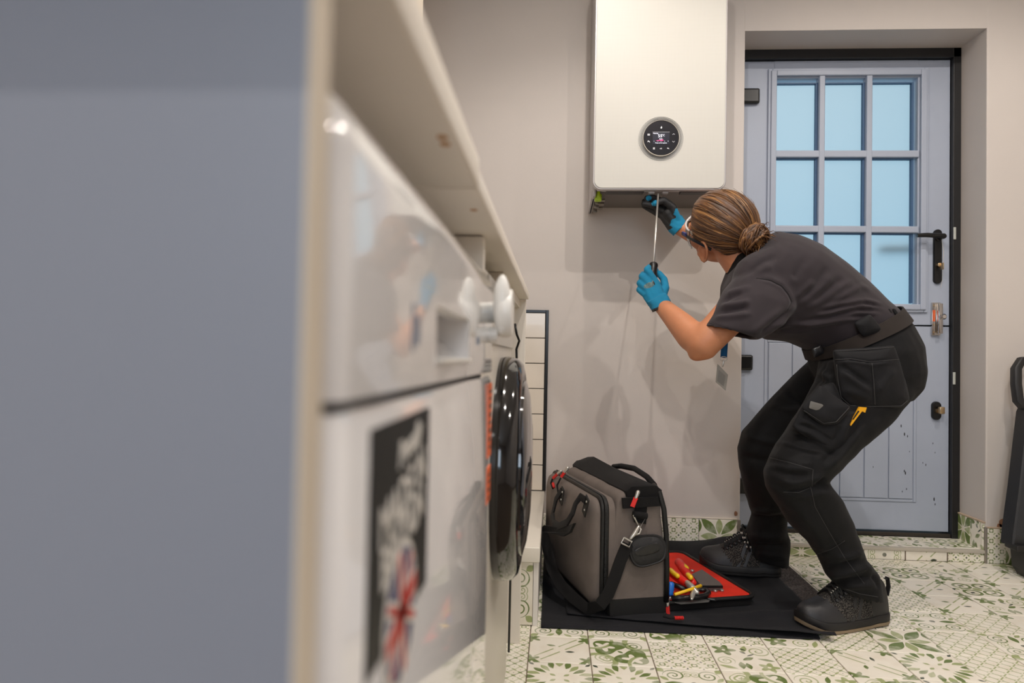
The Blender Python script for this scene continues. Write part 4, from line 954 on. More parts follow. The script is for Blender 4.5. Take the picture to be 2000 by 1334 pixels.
hell(sB, .087, -.062, 0, .010, .006, .022); hell(sB, .085, -.073, 0, .010, .007, .019)
for q in (1, -1):                                     # ears
    ear = [H(-.002 + .024 * cos(a) * .75 - .004 * sin(a), -.026 + .033 * sin(a), q * (.080 + .010 * (1 - cos(a)) * .5)) for a in [2 * pi * k / 14 for k in range(14)]]
    sB.tube(ear + [ear[0]], .0052, 8, cap=False); hell(sB, -.001, -.028, q * .076, .013, .024, .006); hell(sB, .006, -.054, q * .077, .008, .010, .006)
neck = [H(-.030, -.035, 0), at(1437, 497, 2.075), at(1458, 520, 2.07), at(1490, 545, 2.065)]
sB.caps(neck, [.056, .054, .060, .075], 18)
# torso and hips under the clothes
sB.caps([at(1480, 540, 2.065), at(1540, 570, 2.06), at(1610, 605, 2.06), at(1680, 660, 2.06), at(1700, 700, 2.06)], [.085, .105, .105, .11, .115], 18)
lsh, lel, lwr = (1478, 562, 1.945), (1372, 672, 1.905), (1294, 598, 2.075)
sB.caps([at(1500, 545, 2.0), P(lsh), P((1425, 618, 1.92)), P((1385, 660, 1.905)), P(lel)], [.06, .055, .050, .046, .043], 16)
sB.caps([P(lel), P((1352, 657, 1.945)), P((1330, 634, 1.985)), P((1308, 612, 2.035)), P(lwr)], [.042, .0445, .0385, .031, .0265], 16)
sB.caps([P((1360, 690, 1.91)), P((1380, 682, 1.905))], [.025, .031], 12)
rsh, rel, rwr = (1462, 500, 2.19), (1396, 470, 2.31), (1325, 443, 2.33)
sB.caps([at(1480, 530, 2.12), P(rsh), P((1428, 486, 2.25)), P(rel), P((1360, 458, 2.325)), P(rwr)], [.06, .050, .044, .040, .036, .026], 16)
# legs under the trousers
sB.caps([at(1700, 705, 1.985), at(1640, 790, 1.95), at(1560, 915, 1.905), at(1585, 985, 1.92), at(1640, 1085, 1.945), at(1676, 1130, 1.95)], [.085, .072, .050, .052, .038, .028], 16)
sB.caps([at(1680, 700, 2.14), at(1590, 780, 2.19), at(1500, 880, 2.23), at(1500, 960, 2.25), at(1508, 1050, 2.285), at(1510, 1070, 2.295)], [.085, .072, .050, .052, .038, .028], 16)
V, Fc, e_, A_ = skin(sB, .0036, 5)
V2 = smoothv(V, e_, 26); w_ = np.clip((.97 - V[:, 2]) / .03, 0, 1)[:, None]; V = V * (1 - w_) + V2 * w_
mesh_obj('body', V, Fc, skin_m, man, True)
eye_w, iris = mat('eye_white', (232, 228, 222), .15), mat('iris', (84, 62, 44), .1)
for q in (1, -1):
    ey = MB().sph(H(.070, -.006, q * .031), .0125, 18, 12).build('eye', eye_w, man, smooth=True)
    MB().ell(H(.0805, -.005, q * .031), (Uv * .0055, Lv * .0055, Fv * .0025), 14, 8).build('iris', iris, ey, smooth=True)
    br = MB().tube([H(.092, .016, q * .014), H(.090, .021, q * .030), H(.078, .018, q * .046)], [.003, .0035, .002], 8).build('eyebrow', mat('brow', (70, 48, 30), .8), man, smooth=True)
MB().tube([H(.097, -.0672, .018), H(.0985, -.0668, 0), H(.097, -.0672, -.018)], [.0015, .003, .0015], 8).build('lips', mat('lips', (184, 104, 92), .4), man, smooth=True)

# hair drawn back to a low bun
hair_m = bpy.data.materials.new('brown_hair'); hair_m.use_nodes = True; nt = hair_m.node_tree; b_ = nt.nodes['Principled BSDF']
b_.inputs['Roughness'].default_value = .36; b_.inputs['Specular IOR Level'].default_value = .6
uvn = nt.nodes.new('ShaderNodeUVMap'); uvn.uv_map = 'flow'; mp = nt.nodes.new('ShaderNodeMapping'); mp.inputs['Scale'].default_value = (64, 1.3, 1)
n1 = nt.nodes.new('ShaderNodeTexNoise'); n1.inputs['Scale'].default_value = 1; n1.inputs['Detail'].default_value = 6; n1.inputs['Roughness'].default_value = .7
nt.links.new(uvn.outputs[0], mp.inputs[0]); nt.links.new(mp.outputs[0], n1.inputs['Vector'])
cr = nt.nodes.new('ShaderNodeValToRGB'); cr.color_ramp.elements[0].position = .38; cr.color_ramp.elements[0].color = lin((44, 26, 14)) + (1,); cr.color_ramp.elements[1].position = .68; cr.color_ramp.elements[1].color = lin((206, 152, 90)) + (1,)
k_ = cr.color_ramp.elements.new(.52); k_.color = lin((98, 62, 34)) + (1,)
nt.links.new(n1.outputs['Fac'], cr.inputs[0]); nt.links.new(cr.outputs[0], b_.inputs['Base Color'])
bp_ = nt.nodes.new('ShaderNodeBump'); bp_.inputs['Strength'].default_value = .8; bp_.inputs['Distance'].default_value = .003; nt.links.new(n1.outputs['Fac'], bp_.inputs['Height']); nt.links.new(bp_.outputs[0], b_.inputs['Normal'])
BUN = H(-.108, -.006, .012)                           # where the hair is gathered
BA = (BUN - H(0, .01, 0)).normalized()
def hair_obj(name, V, Fc, uv, parent):
    o = mesh_obj(name, V, Fc, hair_m, parent, True); l = o.data.uv_layers.new(name='flow')
    for lp in o.data.loops: l.data[lp.index].uv = uv[lp.vertex_index]
    return o
# cap: sheet over the skull, cut along the hairline
n_m, n_r = 150, 60; V = []; UVs = []; Fc = []; N1 = Uv - BA * Uv.dot(BA); N1.normalize(); N2 = BA.cross(N1)
def skull(d):                                         # distance from head centre to the hair surface along d
    f_, u_, l_ = d.dot(Fv), d.dot(Uv), d.dot(Lv); c = Vector((-.012, .022, 0)); rf, ru, rl = .110, .1035, .088
    q = Vector((f_ / rf, u_ / ru, l_ / rl)); o = Vector((-c.x / rf, -c.y / ru, 0)); a = q.dot(q); b2 = q.dot(o); cc = o.dot(o) - 1
    return (-b2 + sqrt(max(0, b2 * b2 - a * cc))) / a
def hairline(f_, u_, l_):                             # > 0 where hair grows
    al = abs(l_); front = .064 - .16 * max(0, -(u_ - .055)) * .9 - .10 * max(0, al - .03)
    low = -.010 if f_ > -.028 else -.010 - .052 * min(1, (-.028 - f_) / .04)
    return min(front - f_ + .25 * max(0, u_ - .05), u_ - low + (0 if f_ > -.035 else .0))
keep = []
for i in range(n_m):
    an = 2 * pi * i / n_m; st = .0025 * noise.noise(Vector((i * .43, 0, 0))) + .0018 * noise.noise(Vector((i * 1.7, 3, 0)))
    for j in range(n_r + 1):
        ph_ = .10 + 2.55 * j / n_r
        d = BA * cos(ph_) + (N1 * cos(an + .12 * sin(ph_)) + N2 * sin(an + .12 * sin(ph_))) * sin(ph_)
        R_ = skull(d) ; R_ += (st * (1.2 if j < n_r * .6 else .7)) + .0012 * noise.noise(Vector((i * .9, j * .08, 7)))
        p = HC + d * R_; loc = (d * R_); hl = hairline(loc.dot(Fv), loc.dot(Uv), loc.dot(Lv))
        if hl < .012: p = HC + d * (R_ - min(.010, (.012 - hl) * .7))
        V.append(p[:]); UVs.append((i / n_m, j / n_r)); keep.append(hl > -.004)
for i in range(n_m):
    for j in range(n_r):
        a, b2 = i * (n_r + 1) + j, ((i + 1) % n_m) * (n_r + 1) + j
        if keep[a] and keep[b2] and keep[a + 1] and keep[b2 + 1]: Fc.append((a, b2, b2 + 1, a + 1))
UVa = [(u * 1.0 if u < .999 else 0, v) for u, v in UVs]
hair = hair_obj('hair', V, Fc, UVa, man)
# locks lying over the cap
s = MB(); UVl = []
def add_lock(pts, rad, u0, n=6, store=None):
    k = len(s.V); s.tube(pts, rad, n)
    for q in range(len(pts)):
        for w in range(n): UVl.append((u0 + w * .012, q / len(pts) * .8))
for q in range(170):
    an = rng.uniform(0, 2 * pi); j0, j1 = rng.uniform(.12, .5), rng.uniform(1.3, 2.3); pts = []
    for t in np.linspace(j0, j1, 14):
        a2 = an + .12 * sin(t) + .05 * sin(t * 2 + q); d = BA * cos(t) + (N1 * cos(a2) + N2 * sin(a2)) * sin(t); R_ = skull(d) + .0008; loc = d * R_
        if hairline(loc.dot(Fv), loc.dot(Uv), loc.dot(Lv)) < .006: break
        pts.append(HC + d * R_)
    if len(pts) > 5: add_lock(pts, [rng.uniform(.0006, .0022) * sin(.25 + 2.6 * w / len(pts)) for w in range(len(pts))], rng.uniform(0, 3))
tag(hair_obj('hair_locks', s.V, s.F, UVl, hair), kind='stuff')
# bun: coils wound round a core
bc = at(1472, 466, 1.985); s = MB(); UVl = []
Bx = BA; By = N1; Bz = N2
def bunp(a, b2, r): return bc + (Bx * (.034 * sin(b2)) + By * (cos(a) * cos(b2)) * .043 + Bz * (sin(a) * cos(b2)) * .046) * r
s.ell(bc, (Bx * .029, By * .038, Bz * .040), 20, 12)
UVl += [(rng.uniform(0, 3), .3)] * len(s.V)
for q in range(95):
    a0, ln, b0, b1 = rng.uniform(0, 2 * pi), rng.uniform(1.6, 4.2), rng.uniform(-.9, 1.15), rng.uniform(-.7, 1.3); rr_ = rng.uniform(.84, 1.04)
    pts = [bunp(a0 + ln * t, b0 + (b1 - b0) * t + .25 * sin(3 * t + q), rr_ + .04 * sin(5 * t + q)) for t in np.linspace(0, 1, 16)]
    add_lock(pts, [rng.uniform(.0016, .0042) * (.35 + sin(pi * (w + .5) / 16)) for w in range(16)], rng.uniform(0, 3))
for q in range(40):                                   # loose ends
    a0 = rng.uniform(0, 2 * pi); p0 = bunp(a0, rng.uniform(.2, 1.2), 1.0); dirn = (p0 - bc).normalized(); g_ = Vector((rng.normal(0, .3), rng.normal(0, .3), -.7 + rng.normal(0, .4)))
    ln = rng.uniform(.012, .045); add_lock([p0, p0 + dirn * ln * .4, p0 + dirn * ln * .7 + g_ * ln * .4, p0 + dirn * ln * .8 + g_ * ln], [.0012, .0009, .0007, .0003], rng.uniform(0, 3), 4)
hair_obj('hair_bun', s.V, s.F, UVl, man)
s = MB(); UVl = []
for q in range(60):                                   # fine flyaway hairs
    an = rng.uniform(-1.7, 1.7) ; t0 = rng.uniform(.6, 2.0); pts = []
    for w, t in enumerate(np.linspace(t0, t0 + rng.uniform(.2, .5), 6)):
        d = BA * cos(t) + (N1 * cos(an) + N2 * sin(an)) * sin(t); R_ = skull(d) + .001 + .0012 * w + .001 * sin(w + q); loc = d * R_
        pts.append(HC + d * R_)
    if hairline((pts[0] - HC).dot(Fv), (pts[0] - HC).dot(Uv), (pts[0] - HC).dot(Lv)) > .0: add_lock(pts, [.0004] * 6, rng.uniform(0, 3), 3)
tag(hair_obj('flyaway_hair', s.V, s.F, UVl, hair), kind='stuff')

# polo shirt
shirt_m = weave('shirt_black', (48, 42, 46), .78, 1200, .25); shirt_m.node_tree.nodes['Principled BSDF'].inputs['Sheen Weight'].default_value = .12
YT = 2.06
s = MB()
s.rings([ring((1760, 632), (1612, 702), YT, .128), ring((1742, 606), (1585, 686), YT, .145), ring((1714, 580), (1545, 668), YT, .150), ring((1682, 550), (1500, 663), YT, .158), ring((1642, 517), (1468, 645), YT, .170), ring((1594, 483), (1435, 625), YT, .182), ring((1548, 463), (1412, 595), YT + .005, .172), ring((1512, 455), (1412, 560), YT + .01, .120), ring((1496, 462), (1420, 532), YT + .012, .072)])
s.caps([at(1540, 520, 1.99), at(1480, 545, 1.955)], [.080, .072], 16)
s.rings([ring((1445, 528), (1556, 572), 1.955, .075), ring((1414, 566), (1552, 606), 1.93, .080), ring((1402, 592), (1528, 634), 1.915, .076), ring((1386, 618), (1502, 654), 1.905, .074), ring((1371, 638), (1477, 666), 1.90, .072), ring((1377, 637), (1470, 662), 1.90, .064), ring((1395, 618), (1478, 645), 1.91, .055)])
s.caps([at(1500, 535, 2.12), at(1465, 505, 2.19), at(1436, 490, 2.235)], [.075, .060, .052], 16)
V, Fc, e_, A_ = skin(s, .0042, 9)
S_F = [([(1728, 597), (1690, 588), (1640, 594), (1598, 604)], .0055, 4.5), ([(1726, 604), (1680, 598), (1630, 608), (1590, 618)], .006, 4.5), ([(1722, 612), (1670, 612), (1610, 626), (1560, 634)], .0055, 5), ([(1700, 622), (1650, 624), (1600, 632), (1530, 632), (1490, 640)], .005, 5),
       ([(1727, 600), (1685, 592), (1635, 600), (1595, 611)], -.005, 3.5), ([(1724, 608), (1675, 604), (1620, 617), (1570, 627)], -.005, 3.5), ([(1714, 617), (1660, 617), (1600, 626), (1540, 630)], -.004, 4),
       ([(1706, 566), (1680, 560), (1650, 576), (1622, 590)], .004, 6), ([(1668, 548), (1640, 560), (1600, 590), (1570, 605)], .004, 7), ([(1632, 530), (1610, 556), (1580, 580), (1555, 598)], .0045, 7), ([(1594, 548), (1570, 566), (1550, 584)], .004, 6), ([(1650, 545), (1622, 562), (1588, 588)], -.0035, 7), ([(1615, 520), (1595, 556), (1562, 590)], -.004, 7),
       ([(1575, 500), (1560, 530), (1548, 545)], -.004, 9), ([(1530, 480), (1500, 492), (1470, 515)], .004, 8), ([(1520, 500), (1490, 512), (1455, 540)], -.004, 7), ([(1510, 515), (1480, 530), (1440, 560)], .003, 7),
       ([(1477, 543), (1505, 547), (1527, 558), (1540, 574), (1548, 590), (1540, 606)], -.0045, 2.6), ([(1477, 547), (1505, 552), (1524, 562), (1537, 578), (1544, 592)], .002, 3),
       ([(1468, 588), (1440, 594), (1405, 600)], .006, 5), ([(1464, 600), (1435, 606), (1400, 612)], -.005, 4), ([(1470, 612), (1430, 618), (1394, 622)], .005, 5), ([(1450, 572), (1430, 580), (1412, 590)], -.004, 4), ([(1470, 560), (1440, 568), (1415, 576)], .004, 5),
       ([(1545, 605), (1510, 632), (1485, 655)], -.006, 4), ([(1555, 615), (1520, 640), (1500, 655)], .004, 6), ([(1530, 600), (1490, 632), (1462, 655)], .004, 6), ([(1376, 626), (1410, 640), (1440, 650), (1482, 652)], -.0022, 1.8),
       ([(1690, 575), (1650, 600), (1600, 622)], .002, 8), ([(1600, 640), (1560, 648), (1510, 650)], .003, 6)]
V = wob(V, A_, .0022, 16, 5); V = folds(V, A_, [(p, a * 1.45, w * 1.05) for p, a, w in S_F]); V = smoothv(V, e_, 1)
shirt = mesh_obj('shirt', V, Fc, shirt_m, man, True)
col = MB().rings([ring((1506, 470), (1420, 540), 2.07, .080), ring((1500, 459), (1419, 522), 2.072, .076), ring((1488, 455), (1424, 508), 2.073, .070), ring((1484, 460), (1430, 510), 2.073, .064), ring((1500, 475), (1432, 532), 2.07, .068)])
V, Fc, e_, A_ = skin(col, .004, 5); mesh_obj('collar', V, Fc, weave('collar_black', (14, 13, 14), .85, 1000), shirt, True)

# work trousers
tr_m = weave('trouser_black', (15, 15, 17), .72, 900, .4); tr_m.node_tree.nodes['Principled BSDF'].inputs['Sheen Weight'].default_value = .04
s = MB()
s.rings([ring((1582, 684), (1742, 604), YT, .148), ring((1590, 702), (1762, 632), YT, .168), ring((1594, 722), (1782, 672), YT, .180), ring((1604, 752), (1786, 720), YT, .182), ring((1622, 775), (1782, 752), YT, .165), ring((1650, 792), (1770, 778), YT, .12)])
s.rings([ring((1606, 705), (1786, 690), 1.985, .100), ring((1594, 748), (1780, 768), 1.97, .100), ring((1570, 792), (1728, 832), 1.95, .095), ring((1540, 838), (1682, 872), 1.93, .088), ring((1508, 885), (1640, 915), 1.91, .082), ring((1494, 922), (1612, 938), 1.905, .076), ring((1497, 952), (1620, 950), 1.905, .074), ring((1518, 984), (1642, 976), 1.915, .074), ring((1545, 1025), (1660, 1014), 1.925, .070), ring((1577, 1058), (1676, 1052), 1.935, .064), ring((1598, 1088), (1688, 1093), 1.942, .062), ring((1614, 1124), (1713, 1120), 1.948, .064), ring((1632, 1144), (1720, 1155), 1.95, .062), ring((1646, 1150), (1723, 1174), 1.95, .058), ring((1654, 1150), (1716, 1168), 1.95, .048), ring((1648, 1130), (1706, 1140), 1.95, .045)])
s.rings([ring((1592, 696), (1750, 705), 2.14, .090), ring((1560, 728), (1690, 765), 2.17, .090), ring((1500, 787), (1620, 835), 2.20, .085), ring((1452, 843), (1572, 882), 2.225, .082), ring((1441, 874), (1560, 905), 2.23, .078), ring((1445, 912), (1550, 930), 2.235, .075), ring((1455, 955), (1547, 965), 2.25, .074), ring((1466, 995), (1537, 1000), 2.265, .066), ring((1470, 1004), (1535, 1010), 2.268, .060), ring((1460, 1036), (1535, 1038), 2.28, .062), ring((1458, 1050), (1541, 1054), 2.285, .064), ring((1469, 1072), (1540, 1084), 2.295, .062), ring((1472, 1090), (1539, 1108), 2.30, .058), ring((1482, 1090), (1532, 1104), 2.30, .048), ring((1480, 1070), (1528, 1080), 2.30, .045)])
V, Fc, e_, A_ = skin(s, .0045, 6)
T_F = [([(1502, 893), (1530, 900), (1565, 908), (1590, 905)], .004, 5), ([(1497, 915), (1530, 925), (1575, 932)], -.004, 6), ([(1500, 905), (1540, 915), (1590, 918)], .005, 6), ([(1515, 935), (1550, 945), (1590, 936), (1614, 930)], .006, 7), ([(1530, 960), (1570, 958), (1615, 942)], -.005, 5), ([(1540, 965), (1580, 968), (1630, 962)], .003, 6),
       ([(1612, 930), (1600, 946), (1618, 955)], -.008, 5), ([(1583, 950), (1592, 990), (1620, 1040), (1650, 1090), (1690, 1140)], -.0025, 2.2), ([(1530, 870), (1570, 882), (1610, 890)], -.0035, 3), ([(1588, 962), (1560, 968), (1532, 960)], -.003, 2.2),
       ([(1597, 1084), (1625, 1072), (1650, 1056)], -.004, 3), ([(1600, 1078), (1625, 1066), (1650, 1050)], .003, 4), ([(1616, 1126), (1650, 1120), (1690, 1108), (1712, 1118)], .009, 6), ([(1610, 1108), (1640, 1106), (1680, 1092)], -.007, 6), ([(1625, 1138), (1660, 1134), (1700, 1128)], -.008, 6), ([(1640, 1146), (1675, 1144), (1715, 1142)], .006, 6), ([(1630, 1090), (1660, 1088), (1690, 1076)], .006, 6),
       ([(1702, 1122), (1712, 1136), (1720, 1150)], -.006, 5), ([(1560, 1000), (1590, 1030), (1615, 1080)], .003, 10),
       ([(1452, 850), (1490, 860), (1530, 868)], .005, 6), ([(1446, 890), (1490, 900), (1540, 905)], -.005, 7), ([(1465, 996), (1500, 1000), (1535, 995)], .006, 5), ([(1468, 1006), (1500, 1012), (1535, 1008)], -.006, 4), ([(1460, 1045), (1500, 1050), (1538, 1046)], .006, 6), ([(1470, 1064), (1500, 1066), (1540, 1066)], -.006, 5), ([(1472, 1080), (1505, 1084), (1540, 1088)], .005, 5), ([(1500, 790), (1540, 800), (1590, 800)], .004, 6), ([(1530, 757), (1560, 780), (1590, 790)], -.005, 5),
       ([(1690, 830), (1650, 880), (1615, 920)], .006, 8), ([(1676, 830), (1636, 880), (1605, 905)], -.006, 6), ([(1600, 720), (1612, 735), (1625, 742)], .006, 6), ([(1596, 735), (1610, 748)], -.006, 5)]
T_F += [([(1503, 893), (1540, 902), (1590, 916)], -.004, 2), ([(1590, 885), (1588, 915), (1584, 950)], -.0035, 2), ([(1618, 700), (1600, 745), (1560, 795)], -.004, 2.2), ([(1540, 838), (1575, 858), (1620, 885), (1640, 890)], -.005, 4), ([(1520, 862), (1560, 876), (1600, 884)], .005, 4)]
V = wob(V, A_, .004, 11, 9); V = wob(V, A_, .002, 28, 2); V = folds(V, A_, [(p, a * 1.35, w) for p, a, w in T_F]); V = smoothv(V, e_, 1)
tro = mesh_obj('trousers', V, Fc, tr_m, man, True)
belt_m = weave('belt_brown', (44, 38, 35), .8, 1400, .6)
def band(r0, r1, grow, m, name, parent, n=60):
    out = []
    for (pa, pb, Yc, hd), g_ in ((r0, grow), (r1, grow), (r1, grow - .004), (r0, grow - .004)):
        R_ = ring(pa, pb, Yc, hd, n); c = sum(R_, Vector()) / n; out.append([p + (p - c).normalized() * g_ for p in R_])
    s = MB(); s.rings(out + [out[0]], False); return fixn(s.build(name, m, parent, smooth='auto'))
belt = band(((1582, 682), (1740, 602), YT, .149), ((1590, 702), (1756, 626), YT, .163), .009, belt_m, 'belt', man)
fixn(pillow([(1584, 680), (1604, 672), (1610, 690), (1590, 700)], 1.965, .006, .012).build('buckle', mat('buckle_black', (30, 30, 32), .3), belt, smooth='auto'))
for pts in ([(1727, 606), (1738, 602), (1757, 640), (1747, 646)], [(1742, 602), (1750, 604), (1768, 640), (1762, 645)]): fixn(pillow(pts, 1.935, .004, .012).build('belt_loop', tr_m, belt, smooth='auto'))
pk_m = weave('pocket_black', (20, 20, 23), .66, 900, .4)
def pocket(name, poly, Y, bulge, back, m=pk_m, parent=tro, fl=(), cr_=.003):
    s = pillow(poly, Y, bulge, back, 3, 9, cr_); V, Fc = evalmesh(s.V, s.F, lambda o: (setattr(o.modifiers.new('s', 'SUBSURF'), 'levels', 1), [])[1])
    Aq = edges_of(Fc)[1]; V = folds(V, Aq, fl) if fl else V
    return mesh_obj(name, V, Fc, m, parent, True)
hp = pocket('holster_pocket', [(1624, 682), (1690, 678), (1748, 673), (1758, 703), (1773, 754), (1779, 784), (1764, 798), (1700, 799), (1657, 797), (1637, 779), (1630, 730)], lambda x, y: 1.868 + .0002 * max(0, x - 1720) + .0004 * max(0, 1640 - x), .020, .04,
    fl=[([(1627, 704), (1660, 702), (1700, 708), (1755, 702)], -.005, 2.2), ([(1627, 708), (1660, 706), (1700, 712), (1755, 706)], .004, 3), ([(1627, 686), (1690, 684), (1748, 678)], -.003, 1.6), ([(1638, 712), (1665, 730), (1705, 758)], -.007, 6), ([(1645, 722), (1675, 748), (1702, 768)], .006, 6), ([(1702, 712), (1706, 750), (1708, 790)], -.004, 4), ([(1640, 760), (1680, 770), (1700, 780)], .005, 7), ([(1750, 720), (1730, 745), (1715, 770)], .005, 8), ([(1632, 715), (1640, 775), (1660, 793)], -.003, 2), ([(1768, 745), (1772, 780), (1760, 793)], -.003, 2)])
pocket('back_pocket', [(1746, 675), (1768, 668), (1787, 663), (1787, 716), (1779, 750), (1768, 742), (1757, 703)], lambda x, y: 1.884 + .0016 * (x - 1746), .012, .06)
pocket('pocket_flap', [(1666, 631), (1699, 612), (1723, 642), (1716, 650), (1685, 660)], lambda x, y: 1.898, .010, .02, parent=belt)
pocket('cargo_pocket', [(1602, 752), (1628, 744), (1650, 790), (1668, 800), (1700, 800), (1672, 850), (1640, 884), (1618, 882), (1570, 852), (1543, 833), (1562, 797)], lambda x, y: 1.868 - .00018 * (y - 780), .018, .03,
    fl=[([(1548, 835), (1580, 845), (1625, 875)], .006, 4), ([(1552, 826), (1590, 838), (1632, 868)], -.007, 4), ([(1570, 815), (1600, 845), (1625, 872)], .004, 5), ([(1640, 830), (1636, 850), (1628, 870)], -.005, 5), ([(1665, 810), (1650, 840), (1640, 872)], .005, 6)])
cf = pocket('cargo_flap', [(1600, 750), (1636, 777), (1664, 795), (1650, 815), (1636, 829), (1608, 832), (1583, 815), (1562, 797)], lambda x, y: 1.842 - .0002 * (y - 780), .010, .012, fl=[([(1567, 799), (1586, 813), (1609, 828), (1634, 825)], -.0025, 1.5)])
fixn(pillow([(1583, 783), (1614, 792), (1605, 805), (1580, 797)], 1.8305, .0015, .004, 1).build('reflective_patch', mat('patch_grey', (104, 102, 98), .45), cf, smooth='auto'))
pen = thing('marking_knife', 'yellow plastic knife pushed into the trouser thigh pocket', 'knife', at(1676, 812, 1.835))
fixn(MB().prism([at(*p, 1.838) for p in ((1679, 795), (1693, 796), (1690, 806), (1684, 803), (1662, 832), (1661, 829))], (0, .008, 0)).build('handle', mat('knife_yellow', (238, 170, 24), .4), pen))
fixn(MB().prism([at(*p, 1.8375) for p in ((1676, 802), (1679, 803), (1667, 820), (1665, 819))], (0, .001, 0)).build('print', black_print, pen))

stitch = mat('seam_thread', (50, 49, 50), .7)
for pts in ([(1627, 703), (1660, 701), (1700, 707), (1756, 702)], [(1634, 712), (1637, 745), (1643, 776), (1660, 792)], [(1660, 792), (1700, 794), (1760, 793), (1772, 783)], [(1628, 686), (1690, 683), (1747, 678)], [(1703, 710), (1707, 750), (1709, 790)]): seam(hp, pts, stitch, 'seam')
for pts in ([(1566, 799), (1586, 812), (1609, 827), (1633, 824), (1658, 797)],): seam(cf, pts, stitch, 'seam')
dark_th = mat('seam_dark', (16, 15, 16), .8)
for pts in ([(1583, 950), (1592, 990), (1620, 1040), (1650, 1090), (1688, 1140)], [(1504, 894), (1540, 903), (1588, 917)], [(1588, 917), (1586, 950)], [(1582, 953), (1560, 962), (1530, 961)], [(1597, 1082), (1625, 1072), (1650, 1056)], [(1650, 1150), (1680, 1160), (1715, 1166)]): seam(tro, pts, stitch, 'seam', .0009)
seam(shirt, [(1477, 543), (1505, 547), (1527, 558), (1540, 574), (1547, 590), (1538, 606)], dark_th, 'sleeve_seam', .001, .0002)
seam(shirt, [(1377, 627), (1410, 641), (1440, 650), (1478, 652)], dark_th, 'hem_seam', .0008, .0002)
# boots
boot_m = mat('boot_black', (34, 33, 34), .5, bump=.25, bump_scale=400); mesh_m = mat('boot_mesh', (50, 48, 47), .75, bump=1.0, bump_scale=520, noise_amt=.4, noise_scale=420); toe_m = mat('toe_cap', (40, 40, 43), .42, bump=.3, bump_scale=500)
nt = mesh_m.node_tree; E.nt = nt; tcm = nt.nodes.new('ShaderNodeTexCoord'); vo = nt.nodes.new('ShaderNodeTexVoronoi'); vo.inputs['Scale'].default_value = 330; nt.links.new(tcm.outputs['Object'], vo.inputs['Vector'])
mxm = nt.nodes.new('ShaderNodeMix'); mxm.data_type = 'RGBA'; nt.links.new((E(vo.outputs['Distance']) < .42).v, mxm.inputs[0]); mxm.inputs[6].default_value = lin((16, 15, 15)) + (1,); mxm.inputs[7].default_value = lin((96, 90, 84)) + (1,); nt.links.new(mxm.outputs[2], nt.nodes['Principled BSDF'].inputs['Base Color'])
sole_m = mat('boot_sole', (30, 28, 28), .6); rim_m = mat('sole_rim', (140, 122, 98), .65)
